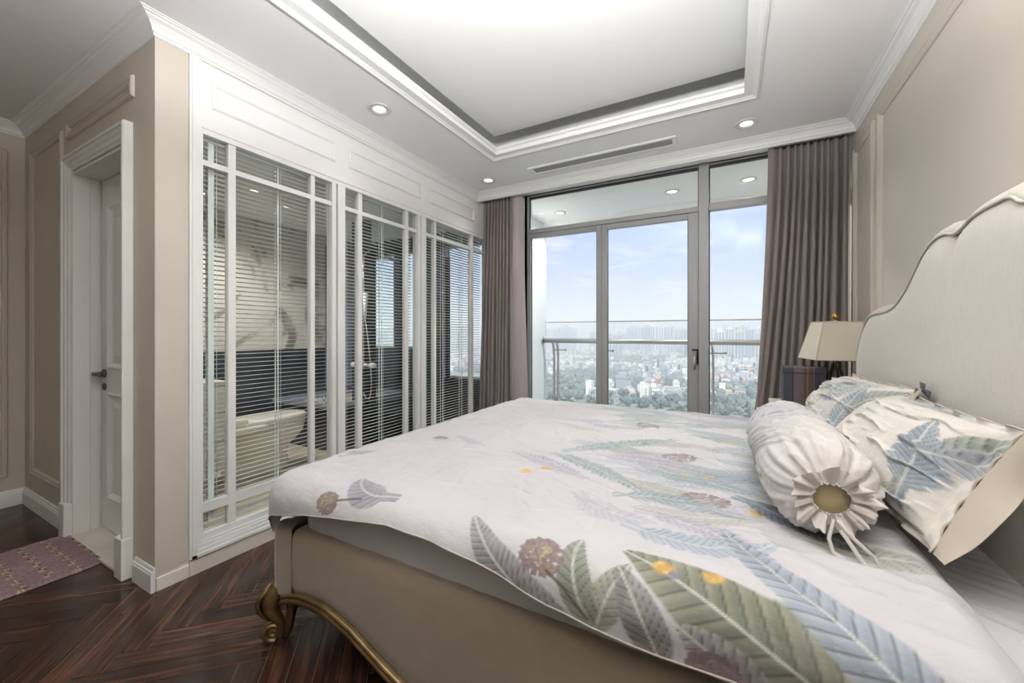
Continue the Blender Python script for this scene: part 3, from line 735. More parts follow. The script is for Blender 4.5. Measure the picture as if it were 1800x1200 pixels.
def inset(pts, d):
    o = []
    for i, p in enumerate(pts):
        t = (pts[min(i+1,len(pts)-1)]-pts[max(i-1,0)]).normalized(); o.append(Vector((p[0]-t[1]*d, p[1]+t[0]*d)) if True else p)
    return o
sgn_in = 1
tst = inset(oc, .05)
if sum(p[1] for p in tst) > sum(p[1] for p in oc): sgn_in = -1
loops = [(.735, 0.012), (.72, .0), (.68, -.008), (.645, -.002), (.622, .014), (.614, .030), (.618, .037)]
L = [[(x, *p) for p in inset(oc, sgn_in*d)] for x, d in loops]
P = np.array([[tuple(map(float, (q[0], q[1], q[2]))) for q in l] for l in L]).transpose(1, 0, 2)
grid_mesh('headboard_border', P, fab_h, bed)
# domed front panel: strips from the contour to a lower spine
ic = inset(oc, sgn_in*.036); n = len(ic); nv = 40
P = np.zeros((n, nv, 3))
for i, p in enumerate(ic):
    sp0 = Vector((1.90+(p[0]-1.90)*.45, .45))
    for j in range(nv):
        f = (j/(nv-1)); q = p.lerp(sp0, f); dist = (q-p).length
        P[i,j] = (.616-.020*(1-math.exp(-dist/.035)), q[0], q[1])
# soft pleats running down from the notches
for cyv, cz in ((1.765,1.51),(1.295,1.51)):
    dd = np.abs(P[:,:,1]-cyv-.10*(cz-P[:,:,2])); ll = np.clip((cz-P[:,:,2])/.22, 0, 1)
    P[:,:,0] += .014*np.exp(-(dd/.022)**2)*(1-ll)
hbp = grid_mesh('headboard_panel', P, fab_h, bed)
MB().tube([(.611, p[0], p[1]) for p in inset(oc, sgn_in*.034)], .0042, 8).build('piping', M('headboard_piping', (205,196,182), .7, sheen=.4), hbp)

# mattress with its fitted sheet
sheet = M('white_sheet', (190, 188, 189), .8, bump=(260, .2), sheen=.2)
nu_, nv_ = 220, 40
def rr_path(x0, x1, y0, y1, r, n):
    per = []
    for cx, cyv, a0 in ((x0+r, y0+r, PI), (x1-r, y0+r, 1.5*PI), (x1-r, y1-r, 0), (x0+r, y1-r, PI/2)):
        for k in range(13): a = a0+k/12*PI/2; per.append((cx+r*math.cos(a), cyv+r*math.sin(a), math.cos(a), math.sin(a)))
    per.append(per[0]); A = np.array(per); d = np.r_[0, np.cumsum(np.hypot(np.diff(A[:,0]), np.diff(A[:,1])))]
    t = np.linspace(0, d[-1], n, endpoint=False); return np.stack([np.interp(t, d, A[:,k]) for k in range(4)], -1)
pp = rr_path(-1.455, .60, .985, 2.90, .07, 420)
rows_ = [(-.02,.30),(.0,.36),(.012,.43),(.022,.475),(.020,.52),(.010,.56),(-.008,.585),(-.035,.598),(-.09,.603),(-.3,.606),(-.6,.607)]
P = np.zeros((420, len(rows_), 3))
th = np.arange(420)
cen = np.array((-.43, 1.94)); kin = {-.09: .955, -.3: .72, -.6: .002}
for k, (o, z) in enumerate(rows_):
    wob = .010*(vn(th*.35, th*0+k*.8, 5)-.5)*(z < .58)*(z > .33)
    oo = max(o, -.035); head = pp[:,2] > .5
    ex = pp[:,0]+np.where(head, .012, pp[:,2]*(oo+wob)); ey = pp[:,1]+pp[:,3]*(oo+wob); kk = kin.get(o, 1)
    kx = np.where(head & (kk > .9), 1, kk)
    P[:,k,0] = np.clip(cen[0]+(ex-cen[0])*kx, -1.6, .612); P[:,k,1] = cen[1]+(ey-cen[1])*kk; P[:,k,2] = z+wob*.6
    if o < 0: P[:,k,2] = np.where(head, .607, P[:,k,2])
mt = grid_mesh('mattress', P, sheet, close_u=True)
tag(mt, 'white sheeted mattress on the beige bed, showing between rail and duvet', 'mattress')

# ------------------------------------------------------------------ printed pattern (flat dye on cloth)
def s2l(c): c = np.asarray(c, float)/255; return np.where(c <= .04045, c/12.92, ((c+.055)/1.055)**2.4)
GREEN, SAGE, BLUE, TEAL, LAV, OLIVE, SLATE = (98,104,88), (128,132,116), (138,152,166), (126,142,148), (150,142,162), (120,118,84), (112,122,134)
def leaf(X, Y, col, base, ctl, tip, w, c1, c2, vs=.030, alpha=.85, seed=0, split=.0):
    base, ctl, tip = map(np.array, (base, ctl, tip))
    lo = np.minimum(np.minimum(base, tip), ctl)-w*1.1; hi = np.maximum(np.maximum(base, tip), ctl)+w*1.1
    idx = np.nonzero((X > lo[0])&(X < hi[0])&(Y > lo[1])&(Y < hi[1]))[0]
    if not len(idx): return
    t = np.linspace(0, 1, 70)[:,None]; cur = (1-t)**2*base+2*t*(1-t)*ctl+t*t*tip
    tan = np.gradient(cur, axis=0); tan /= np.linalg.norm(tan, axis=1)[:,None]+1e-9
    Ltot = np.linalg.norm(np.diff(cur, axis=0), axis=1).sum()
    x, y = X[idx], Y[idx]; best = np.full(len(idx), 1e9); tb = np.zeros(len(idx)); sb = np.zeros(len(idx)); al_ = np.zeros(len(idx))
    for k in range(70):
        dx, dyv = x-cur[k,0], y-cur[k,1]; dd = dx*dx+dyv*dyv; mk = dd < best
        best = np.where(mk, dd, best); tb = np.where(mk, t[k,0], tb); sb = np.where(mk, -dx*tan[k,1]+dyv*tan[k,0], sb); al_ = np.where(mk, dx*tan[k,0]+dyv*tan[k,1], al_)
    tb = np.where((tb > .001)&(tb < .999), tb+al_/Ltot, tb)
    shape = np.clip(np.sin(np.clip(tb*.97+.03, 0, 1)**.72*PI), 0, 1)**.72
    a = np.abs(sb)/(w*shape+1e-6)+.16*(fbm(x*16, y*16, seed)-.5)
    if split: a = a+split*(np.sin((tb*Ltot/vs+np.abs(sb)/w*.6)*PI) > .8)*np.clip(a-.4, 0, 1)
    inside = (a < 1)&(np.sqrt(best) < w*1.05)
    ph = (tb*Ltot-np.abs(sb)*.85)/vs*2*PI
    vein = np.clip(np.sin(ph)*3-2.1, 0, 1)
    f = np.clip(.25+.55*a+.5*(fbm(x*22, y*22, seed+3)-.5)+.18*np.sin(ph+1.3), 0, 1)[:,None]
    cc = np.array(c1)*(1-f)+np.array(c2)*f
    cc = cc*(1-.38*vein[:,None])
    rib = np.clip(1-np.abs(sb)/.0055, 0, 1)[:,None]; cc = cc*(1-rib)+np.array((196,196,184))*rib
    al = (alpha*np.clip((1-a)*9, 0, 1)*(.72+.28*vn(x*16, y*16, seed+9)))[:,None]*inside[:,None]
    col[idx] = col[idx]*(1-al)+cc*al
def stem(X, Y, col, pts, w, c):
    P_ = np.array(pts, float); t = np.linspace(0, 1, 60); cur = np.stack([np.interp(t, np.linspace(0,1,len(P_)), P_[:,k]) for k in (0,1)], -1)
    lo, hi = P_.min(0)-.03, P_.max(0)+.03; idx = np.nonzero((X > lo[0])&(X < hi[0])&(Y > lo[1])&(Y < hi[1]))[0]
    if not len(idx): return
    d = np.min(np.hypot(X[idx][:,None]-cur[None,:,0], Y[idx][:,None]-cur[None,:,1]), 1)
    al = np.clip(1.4-d/w, 0, 1)[:,None]*.85; col[idx] = col[idx]*(1-al)+np.array(c)*al
def allium(X, Y, col, c, r, seed=0, c1=(152,138,112), c2=(192,182,132)):
    rr_ = np.random.default_rng(seed)
    for k in range(280):
        a = rr_.uniform(0, 2*PI); q = r*math.sqrt(rr_.uniform(0, 1)); px, py = c[0]+q*math.cos(a), c[1]+q*math.sin(a)*.8
        s = rr_.uniform(.003, .006); idx = np.nonzero((np.abs(X-px) < s)&(np.abs(Y-py) < s))[0]
        f = rr_.uniform(0, 1)*(1-q/r*.6); cc = np.array((118,100,108))*(1-f)+np.array(c1 if rr_.random() < .5 else c2)*f
        al = .75; col[idx] = col[idx]*(1-al)+cc*al
def blossom(X, Y, col, c, r, cc=(206,162,84), seed=0):
    d = np.hypot(X-c[0], (Y-c[1])*1.25)/r+.5*(fbm(X*50, Y*50, seed)-.5); al = (np.clip((1-d)*3, 0, 1)*.85)[:,None]
    f = fbm(X*70, Y*70, seed+4)[:,None]; col[:] = col*(1-al)+(np.array(cc)*(.75+.45*f))*al

# ------------------------------------------------------------------ duvet
cotton = M('printed_cotton', (214, 206, 202), .78, bump=(12, .6, .009), sheen=.25, attr=True, stretch=(1, 2.3, 1.6))
X0, Y0, X1, Y1, Z0, RR = -1.50, .985, .44, 2.925, .665, .10
xs = np.r_[np.linspace(X0-.25, X0, 52)[:-1], np.linspace(X0, X1, 380)]
nq = 420
f = np.linspace(0, 1, nq)[None,:]; f = f**1.35
hem_n = np.interp(xs, [-1.75,-1.60,-1.50,-1.333,-1.127,-.932,-.749,-.608,-.485,-.39,-.285,-.2,0,.2,.44], [.15,.21,.205,.165,.132,.108,.115,.132,.155,.178,.193,.200,.196,.20,.21])[:,None]
hem_n = hem_n+.008*(vn(xs*9, xs*0, 3)[:,None]-.5)
pq_q = (Y0-hem_n)+(Y1+.16-(Y0-hem_n))*f
pq_p = np.repeat(xs[:,None], nq, 1)
# foot hem line: shorter overhang away from the near corner
foot = np.interp(pq_q, [.75,.86,.95,1.10,1.4,2.9,3.1], [.24,.275,.265,.20,.165,.16,.15])
s = np.clip((X0-pq_p)/.25, 0, 1); pq_p = np.where(pq_p < X0, X0-s*foot, pq_p)
dx = np.maximum(X0-pq_p, 0); dyn = np.maximum(Y0-pq_q, 0); dyf = np.maximum(pq_q-Y1, 0)
dyv = dyn-dyf; d = np.hypot(dx, dyv)+1e-9
ux, uy = -dx/d, -dyv/d
th = np.minimum(d/RR, PI/2)
hor = RR*np.sin(th); drop = RR*(1-np.cos(th))+np.maximum(0, d-RR*PI/2)
bx_, by_ = np.maximum(pq_p, X0), np.clip(pq_q, Y0, Y1)
P = np.stack([bx_+ux*hor, by_+uy*hor, Z0-drop], -1)
Nn = np.stack([ux*np.sin(th), uy*np.sin(th), np.cos(th)], -1)
x, y = pq_p, pq_q
# relief: broad loft, long soft creases, fine crinkle, fan of folds by the bolster, gathers at the hem
rel = .034*(fbm(x*2.1, y*2.6, 11, 3)-.5)
def crease(u, v, seed, thr=.5, k=6): n_ = fbm(u, v, seed, 3); return np.exp(-((n_-thr)*k*4)**2)
rot = lambda a: (x*math.cos(a)+y*math.sin(a), -x*math.sin(a)+y*math.cos(a))
u1, v1 = rot(-.55); u2, v2 = rot(.25); u3, v3 = rot(-1.25)
topw = np.clip((y-1.0)/.1, 0, 1)
rel += .032*crease(u1*1.3, v1*5.5, 21, .5, 5)*topw
rel += .028*crease(u2*1.6, v2*7.0, 31, .52, 6)*topw
rel += .018*crease(u3*2.2, v3*8.0, 37, .5, 6)*topw
farw = np.clip((y-1.5)/.5, 0, 1)
rel += .026*(fbm(u2*3, v2*16, 41, 3)-.5)*(.5+farw)
rel += .013*(fbm(u1*8, v1*30, 51, 3)-.5)
fan = np.clip((x+.02)/.15, 0, 1)*np.clip((1.62-y)/.25, 0, 1)
ang = np.arctan2(1.75-y, x+.35)
rel += fan*.022*np.sin(ang*42+4*fbm(x*3, y*3, 61))*np.clip((1.75-y)/.5, 0, 1)
edge = np.exp(-((y-(Y0+.02))/.05)**2)
rel += .020*edge*(vn(x*5, y*0, 71)-.35)
rel += .010*np.sin(x*48+5*vn(x*4, x*0, 81))*np.clip((Y0+.01-y)/.06, 0, 1)*np.clip((-.35-x)/.3, .25, 1)
dish = .018*np.exp(-(((x+.62)*.9+(y-1.15)*.5)/.22)**2-(((y-1.15)-(x+.62)*.5)/.035)**2)
rel -= dish
hemd = np.minimum(np.minimum(y-(Y0-hem_n), X0-.0+foot*0+.5+(x*0)), Y1+.16-y); footd = np.where(x < X0, foot-(X0-x), .5+x*0); hd = np.minimum(hemd, np.maximum(footd, 0))
rel *= np.clip(hd/.03, .15, 1)
puff = .012*np.clip(hd/.05, 0, 1)**.5
P = P+Nn*(rel+puff)[...,None]
P[...,2] -= .052*np.clip((x-(X1-.07))/.07, 0, 1)**2
# paint the print in cloth coordinates
Xc, Yc = x.reshape(-1), y.reshape(-1)
col = np.tile(np.array((190., 187., 189.)), (len(Xc), 1))
col += (fbm(Xc*5, Yc*5, 91)[:,None]-.5)*8
R2 = np.random.default_rng(12)
for k in range(84):                       # dense drift of foliage across the bed
    bx0 = R2.uniform(-.66, .24); by0 = R2.uniform(1.22, 2.92); a = R2.uniform(-.5, .6)+(PI if R2.random() < .4 else 0); ln = R2.uniform(.22, .46)
    tp = (bx0+ln*math.cos(a), by0+ln*math.sin(a)*.9); ct = ((bx0+tp[0])/2+R2.uniform(-.05,.05), (by0+tp[1])/2+R2.uniform(-.07,.07))
    c1, c2 = [(BLUE,(168,178,186)), (TEAL,(160,172,172)), (SLATE,(150,160,172)), (SAGE,(170,172,156)), (LAV,(178,172,186))][R2.integers(0,5)]
    leaf(Xc, Yc, col, (bx0,by0), ct, tp, R2.uniform(.035,.062), c1, c2, .024, R2.uniform(.35,.7), int(R2.integers(0,900)), .25)
for c in ((-.696,1.385),(-.637,1.44),(-.161,1.63),(-.075,1.63),(.065,1.38),(-.3,2.1),(.0,2.2),(-.45,1.9)): blossom(Xc, Yc, col, c, .026, seed=int(abs(c[0])*999))
for c in ((-.073,1.415),(-.2,1.85),(-.42,2.4)): allium(Xc, Yc, col, c, .07, int(abs(c[0]*100)), (176,158,160), (190,182,160))
for (b, t_, w) in (((-.657,1.64),(-.258,1.375),.055),((-.237,1.59),(.09,1.53),.05),((-.632,1.75),(-.218,2.15),.06),((-.306,1.34),(-.009,1.36),.045),((.006,1.46),(.16,1.40),.03)):
    leaf(Xc, Yc, col, b, ((b[0]+t_[0])/2, (b[1]+t_[1])/2+.05), t_, w, TEAL, (158,170,174), .024, .85, int(w*1e4), .4)
leaf(Xc, Yc, col, (-.22,1.12), (-.05,1.06), (.12,1.20), .05, BLUE, (160,170,184), .022, .7, 4, .4)
leaf(Xc, Yc, col, (.05,1.46), (.18,1.36), (.31,1.25), .055, (92,108,118), SLATE, .02, .85, 6, .4)
leaf(Xc, Yc, col, (-1.01,.955), (-1.12,.93), (-1.19,1.035), .062, (118,114,126), (156,150,160), .024, .9, 8)
leaf(Xc, Yc, col, (-1.04,1.605), (-1.16,1.65), (-1.275,1.70), .035, LAV, (184,180,194), .02, .7, 9)
leaf(Xc, Yc, col, (-1.474,1.19), (-1.45,1.25), (-1.41,1.31), .035, SLATE, (170,172,182), .02, .7, 10)
allium(Xc, Yc, col, (-1.217,.885), .045, 3); stem(Xc, Yc, col, [(-1.18,.90),(-1.12,.915),(-1.08,.925)], .004, (90,80,74))
allium(Xc, Yc, col, (-1.298,1.615), .04, 4, (176,168,170))
leaf(Xc, Yc, col, (-.30,.745), (-.55,.84), (-.665,.985), .055, (104,104,104), (160,152,156), .022, .92, 14)
leaf(Xc, Yc, col, (-.28,.80), (-.36,.90), (-.335,1.0), .045, (110,116,104), SAGE, .024, .92, 15)
leaf(Xc, Yc, col, (-.27,.795), (-.25,.88), (-.205,.955), .042, GREEN, (150,150,132), .022, .9, 16)
allium(Xc, Yc, col, (-.423,.915), .058, 5, (160,140,120), (196,180,120)); stem(Xc, Yc, col, [(-.40,.885),(-.35,.86),(-.29,.81)], .004, (84,74,62))
leaf(Xc, Yc, col, (-.13,.77), (-.17,.86), (-.235,.945), .05, GREEN, (140,132,140), .02, .95, 17)
leaf(Xc, Yc, col, (.36,.70), (.02,.90), (-.235,1.0), .105, (84,90,78), (140,138,112), .042, .95, 18)
leaf(Xc, Yc, col, (.06,.765), (-.02,.82), (-.10,.86), .055, (116,112,118), (176,168,166), .024, .9, 19)
leaf(Xc, Yc, col, (.40,.76), (.10,.97), (-.03,1.24), .062, (116,128,142), (160,168,178), .034, .92, 20)
blossom(Xc, Yc, col, (-.137,.972), .030, seed=1); blossom(Xc, Yc, col, (-.034,.978), .026, seed=2)
blossom(Xc, Yc, col, (-.115,.955), .015, (150,138,170), 3)
allium(Xc, Yc, col, (-.03,.79), .05, 9, (120,100,96), (150,138,120))
col = s2l(np.clip(col, 0, 255))
dv = grid_mesh('duvet', P.astype(float), cotton, None, col)
tag(dv, 'rumpled white duvet printed with blue and green banana leaves, spread over the bed', 'duvet')
# underside lip: the turned back face at the near and foot hem
cream = M('duvet_back', (186, 174, 160), .8, bump=(300, .2))
nk = 10; ft = np.linspace(0, 1, nk)
edge_idx = [(i, 0) for i in range(len(xs)-1, -1, -1)]+[(0, j) for j in range(1, 260)]
E_ = np.array([P[i, j] for i, j in edge_idx]); En = np.array([Nn[i, j] for i, j in edge_idx])
inw = np.array([P[i, min(j+14, nq-1)] if j == 0 and i > 30 else P[min(i+20, len(xs)-1), j+ (14 if j == 0 else 0)] for i, j in edge_idx])
U = np.zeros((len(E_), nk, 3))
for k in range(nk):
    a = ft[k]; U[:,k] = E_*(1-a)+inw*a-En*(.034*math.sin(min(a*1.3,1)*PI/2))[..., None] if False else E_*(1-a)+inw*a-En*(.034*math.sin(min(a*1.3,1)*PI/2))
ccol = np.zeros((len(E_), nk, 3)); cE = col.reshape(len(xs), nq, 3)
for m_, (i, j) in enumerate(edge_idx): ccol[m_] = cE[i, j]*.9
grid_mesh('turned_hem', U, cotton, dv, ccol)
MB().tube([tuple(p) for p in E_[::2]], .0028, 6).build('hem_seam', M('hem_thread', (176,166,156), .8), dv)

# ------------------------------------------------------------------ pillows and bolster
def pillow(name, label, c, H, leaves, seed, fl=.075, base=(206., 200., 192.)):
    """c: corners (near bottom, far bottom, far top, near top)"""
    A, B, D, E2 = [np.array(q, float) for q in c]
    nn = 200; g1 = np.linspace(-1, 1, nn); u, v = np.meshgrid(g1, g1, indexing='ij')
    def bil(u, v):
        a, b = ((u+1)/2)[...,None], ((v+1)/2)[...,None]; return A*(1-a)*(1-b)+B*a*(1-b)+D*a*b+E2*(1-a)*b
    nrm = np.cross(B-A, E2-A); nrm /= np.linalg.norm(nrm)
    if nrm[0] > 0: nrm = -nrm
    # edges pulled in between the corners
    pu = u*(1-.055*(1-v**2)); pv = v*(1-.06*(1-u**2)); base_p = bil(pu, pv)
    inn = .90; uu, vv = np.clip(np.abs(u)/inn, 0, 1), np.clip(np.abs(v)/inn, 0, 1)
    h = H*((1-uu**2.4)**.55)*((1-vv**2.4)**.55)
    w = .010*(fbm(u*2.5+seed, v*2.5, seed)-.5)+.012*crease2(u*1.6, v*2.6, seed+5)+.004*(fbm(u*8, v*8, seed+8)-.5)
    h = h+w*np.clip(h/H*2, 0, 1)
    flw = np.clip((np.maximum(np.abs(u), np.abs(v))-inn)/(1-inn), 0, 1)
    ruf = .012*np.sin(u*19+seed)*np.sin(v*17+seed*2)*flw
    th_ = thing(name, tuple((A+B)/2), label, 'pillow', 'leaf print pillows')
    for side, nm in ((1, 'front'), (-1, 'back')):
        hh = h if side > 0 else h*.55
        Pp = base_p+nrm*(side*(hh+.0015)+ruf)[...,None]
        Xp, Yp = (u*.36).reshape(-1), (v*.185).reshape(-1); cc = np.tile(np.array(base), (len(Xp), 1)); cc += (fbm(Xp*8, Yp*8, seed)[:,None]-.5)*10
        if side > 0:
            for lf in leaves: leaf(Xp, Yp, cc, *lf)
        grid_mesh('pillow_'+nm, Pp, cotton, th_, s2l(np.clip(cc, 0, 255)))
    # double flange piped round the edge
    ring = [(-1,t) for t in g1]+[(t,1) for t in g1[1:]]+[(1,t) for t in g1[::-1][1:]]+[(t,-1) for t in g1[::-1][1:-1]]
    ru = np.array(ring); pr2 = bil(ru[:,0]*(1-.055*(1-ru[:,1]**2)), ru[:,1]*(1-.06*(1-ru[:,0]**2)))+nrm*(.012*np.sin(ru[:,0]*19+seed)*np.sin(ru[:,1]*17+seed*2))[:,None]
    MB().tube([tuple(q) for q in pr2]+[tuple(pr2[0])], .0028, 6).build('flange_hem', cream, th_)
    # loose outer flap at the near short side
    t_ = np.linspace(-1, 1, 50)[:,None]; s_ = np.linspace(0, 1, 10)[None,:]
    ps = bil(-1+0*t_[:,0]+.055*(1-t_[:,0]**2)-.01, t_[:,0])[:,None,:]
    outd = (A-B)/np.linalg.norm(A-B)
    FL = ps+outd*(s_*fl)[...,None]*(.9+.1*np.sin(t_*5+seed))[...,None]-nrm*((.03*s_)*np.cos(t_*2.0))[...,None]+nrm*(.006*np.sin(t_*6+seed)*s_)[...,None]
    FL[:,:,2] = np.maximum(FL[:,:,2], A[2]-.03)
    grid_mesh('flange', FL, cream, th_)
    return th_
def crease2(u, v, seed): n_ = fbm(u, v, seed, 3); return np.exp(-((n_-.5)*22)**2)
pillow('pillow', 'white leaf print pillow with an open flange, nearest the camera against the headboard',
       ((.40,1.26,.70),(.30,1.98,.72),(.565,2.03,.985),(.565,1.31,.985)), .125,
       [((-.262,-.082),(-.275,.0),(-.205,.125),.062,(98,114,132),(150,160,168),.016,.95,31,.5), ((-.285,.045),(-.325,.10),(-.385,.175),.036,(96,108,108),(166,168,154),.022,.95,33),
        ((-.275,.030),(-.34,.055),(-.42,.125),.040,(122,128,140),(168,170,174),.018,.85,35), ((-.185,-.185),(-.225,-.14),(-.270,-.075),.008,(120,112,92),(140,132,110),.02,.8,37), ((-.205,-.13),(-.215,-.115),(-.265,-.085),.006,(120,112,92),(140,132,110),.02,.7,36),
        ((.20,.17),(.0,.16),(-.20,.178),.022,(140,150,160),(180,184,186),.018,.75,38), ((.05,.15),(-.05,.17),(-.15,.165),.016,(120,126,130),(170,172,172),.018,.75,39)], 3)
pillow('pillow', 'white leaf print pillow with gathered edge, farther from the camera against the headboard',
       ((.34,2.02,.72),(.36,2.74,.72),(.55,2.62,.985),(.575,1.90,1.005)), .115,
       [((-.288,-.085),(-.275,.0),(-.235,.11),.055,(118,134,150),(176,184,190),.018,.9,41,.6), ((-.05,.05),(-.16,.08),(-.26,.15),.05,(140,152,160),(190,194,196),.018,.8,43,.6),
        ((-.365,-.08),(-.34,.0),(-.29,.045),.055,(124,112,118),(176,162,154),.016,.9,45,.5), ((-.29,.04),(-.30,.10),(-.34,.165),.04,(118,130,130),(170,174,164),.018,.85,46), ((-.10,-.02),(-.17,.03),(-.22,.10),.045,(128,140,150),(180,186,190),.018,.85,47,.5)], 8)
# dark ruffled corner of the far pillow's case
uu = np.linspace(0, 1, 40)[:,None]; vv = np.linspace(0, 1, 8)[None,:]
far_p = [o for o in C.objects if o.name.startswith('pillow') and o.type == 'EMPTY'][1]
P = np.stack([.575+.008*np.sin(uu*9)*vv, 1.90-.12*uu*.6+.010*np.cos(uu*8)*vv, 1.0-.02*uu+.030*vv*(1-.3*uu)], -1)
grid_mesh('ruffle', P, M('dark_leaf_cloth', (88, 92, 98), .8), far_p)

A = np.array((.214, 1.285, .792)); B = np.array((.178, 2.03, .80)); ax = (B-A)/np.linalg.norm(B-A); Lb = np.linalg.norm(B-A)
sd_ = np.cross(ax, (0,0,1)); sd_ /= np.linalg.norm(sd_); up = np.cross(sd_, ax)
bol = thing('bolster', tuple(A-np.array((0,0,.125))), 'white bolster with gathered frilled end and tie, lying across the duvet', 'bolster')
na, ns = 180, 130; a = np.linspace(0, 2*PI, na, endpoint=False)[:,None]; s = np.linspace(-.035, 1.03, ns)[None,:]
def brad(s):
    return np.interp(s, [-.06,-.045,-.03,-.01,.02,.06,.12,.2,.5,.8,.9,.97,1.01,1.03], [.038,.046,.064,.092,.112,.122,.128,.130,.129,.128,.122,.10,.06,.02])
s = np.linspace(-.06, 1.03, ns)[None,:]; r = brad(s)
gath = np.clip((.28-s)/.30, 0, 1)
r = r*(1+gath*.045*np.sin(a*17+2*np.sin(a*3))+gath*.02*np.sin(a*29+1))+.012*(fbm(np.cos(a)*1.6+5, s*5+np.sin(a)*1.6, 7)-.5)+.007*crease2(np.cos(a)*2+s*2, s*6+np.sin(a)*2, 17)
P = A+ax*(s*Lb+0*a)[...,None]+sd_*(r*np.cos(a))[...,None]+up*(r*np.sin(a))[...,None]
P[...,2] = np.maximum(P[...,2], .672)
Xp, Yp = ((a/(2*PI))*.8+0*s).reshape(-1), (s*.75+0*a).reshape(-1); cc = np.tile(np.array((198., 192., 189.)), (len(Xp), 1))
for q in (((.25,.30),(.20,.45),(.24,.62),.08),((.12,.5),(.2,.6),(.10,.75),.06),((.33,.45),(.28,.6),(.36,.72),.06)): leaf(Xp, Yp, cc, q[0], q[1], q[2], q[3], (178,174,188), (204,200,206), .05, .7, 3, .4)
grid_mesh('bolster_cover', P, cotton, bol, s2l(np.clip(cc, 0, 255)), close_u=True)
core = M('bolster_core', (176, 160, 124), .75, bump=(300, .2))
m = MB(); vs = [tuple(A-ax*.030)]; k = 32
for i in range(k): b = 2*PI*i/k; vs.append(tuple(A-ax*.026+sd_*(.050*math.cos(b))+up*(.046*math.sin(b))))
m.add(vs, [(0, 1+i, 1+(i+1) % k) for i in range(k)], True).build('core_end', core, bol)
s = np.linspace(0, 1, 12)[None,:]; a = np.linspace(0, 2*PI, 260, endpoint=False)[:,None]
wv = np.sin(a*13+1.6*np.sin(a*2))+.45*np.sin(a*27)
r = .038+.044*s*(1+.15*np.sin(a*5+1))+.007*s*wv
P = A-ax*(.040+.012*s+.016*s*wv)[...,None]+sd_*(r*np.cos(a))[...,None]+up*(r*.94*np.sin(a))[...,None]
grid_mesh('frill', P, M('frill_cotton', (206, 199, 192), .8, bump=(300, .2)), bol, close_u=True)
tie_m = M('frill_cotton'); q = A-ax*.052
def T(*pp_): return [tuple(q+sd_*x_+up*y_-ax*z_) for x_, y_, z_ in pp_]
MB().tube(T((0,-.042,.01),(-.012,-.085,.02),(-.005,-.115,.025),(.02,-.128,.03),(.055,-.13,.06),(.09,-.131,.11)), [.004,.006,.006,.006,.006,.005], 8, flat=.5).build('tie', tie_m, bol)
MB().tube(T((.005,-.042,.012),(.03,-.07,.03),(.065,-.10,.045),(.075,-.122,.05),(.05,-.125,.045),(.035,-.10,.035),(.012,-.062,.016)), .005, 8, flat=.5).build('tie', tie_m, bol)

# ================================================================== NIGHTSTAND, LAMP, BOX, MAT
nsd = thing('nightstand', (.50, 3.26, 0), 'cream nightstand half hidden behind the bed, carrying the table lamp', 'nightstand')
nm_ = M('nightstand_paint', (214, 206, 190), .4)
MB().bbox(.25, .745, 3.07, 3.45, .12, .70, .006).build('body', nm_, nsd)
MB().bbox(.235, .747, 3.055, 3.465, .70, .728, .008).build('top', nm_, nsd)
for z0, z1 in ((.15,.40),(.42,.68)):
    dr = MB().bbox(.238, .252, 3.09, 3.43, z0, z1, .004).build('drawer', nm_, nsd)
    MB().lathe([(0,0),(.006,0),(.006,-.012),(.014,-.018),(.012,-.026),(0,-.028)], (.238,3.26,(z0+z1)/2), 14, 'x').build('knob', gold, dr)
for x_, y_ in ((.27,3.09),(.72,3.09),(.27,3.43),(.72,3.43)): MB().tube([(x_,y_,.13),(x_,y_,.06),(x_,y_,0)], [.024,.018,.014], 10).build('leg', nm_, nsd)
lx, ly, lz = .575, 3.20, .728
lamp = thing('table_lamp', (lx, ly, lz), 'table lamp with tapered square cream shade and clear glass base by the curtain', 'lamp')
shade_m = M('lamp_shade_linen', (206, 198, 182), .85, bump=(500, .2)); brass = M('brass', (190, 142, 62), .28, .9)
rz = math.radians(10)
def sq(h, z, cx=lx, cyv=ly): return [(cx+math.cos(rz+PI/4+k*PI/2)*h*1.414, cyv+math.sin(rz+PI/4+k*PI/2)*h*1.414, z) for k in range(4)]
bt, tp = sq(.155, 1.035), sq(.098, 1.27); bt2, tp2 = sq(.152, 1.037), sq(.095, 1.268)
MB().add(bt+tp+bt2+tp2, [(i,(i+1)%4,4+(i+1)%4,4+i) for i in range(4)]+[(8+i,12+i,12+(i+1)%4,8+(i+1)%4) for i in range(4)]+[(i,8+i,8+(i+1)%4,(i+1)%4) for i in range(4)]+[(4+i,4+(i+1)%4,12+(i+1)%4,12+i) for i in range(4)]).build('lamp_shade', shade_m, lamp)
m = MB()
for a_, b_ in zip(bt, bt[1:]+bt[:1]): m.tube([a_, b_], .003, 6)
for a_, b_ in zip(tp, tp[1:]+tp[:1]): m.tube([a_, b_], .003, 6)
for a_, b_ in zip(bt, tp): m.tube([a_, b_], .0025, 6)
m.build('shade_trim', M('shade_trim', (188,178,158), .8), lamp)
MB().lathe([(0,0),(.065,0),(.065,.012),(.05,.02),(.0,.02)], (lx,ly,lz), 28).build('base', brass, lamp)
gm = glass_mat('lamp_crystal', (222, 224, 220), 1.6)
MB().lathe([(.02,.02),(.045,.03),(.055,.08),(.05,.14),(.036,.21),(.020,.265),(.012,.28)], (lx,ly,lz), 12).build('glass_body', gm, lamp)
for k in range(4):
    b_ = k*PI/2+.4
    MB().tube([(lx+math.cos(b_)*r_, ly+math.sin(b_)*r_, lz+z_) for r_, z_ in ((.05,.02),(.062,.08),(.055,.15),(.036,.22),(.012,.285))], .005, 8).build('rib', M('smoked_glass', (96, 92, 86), .15, .5), lamp)
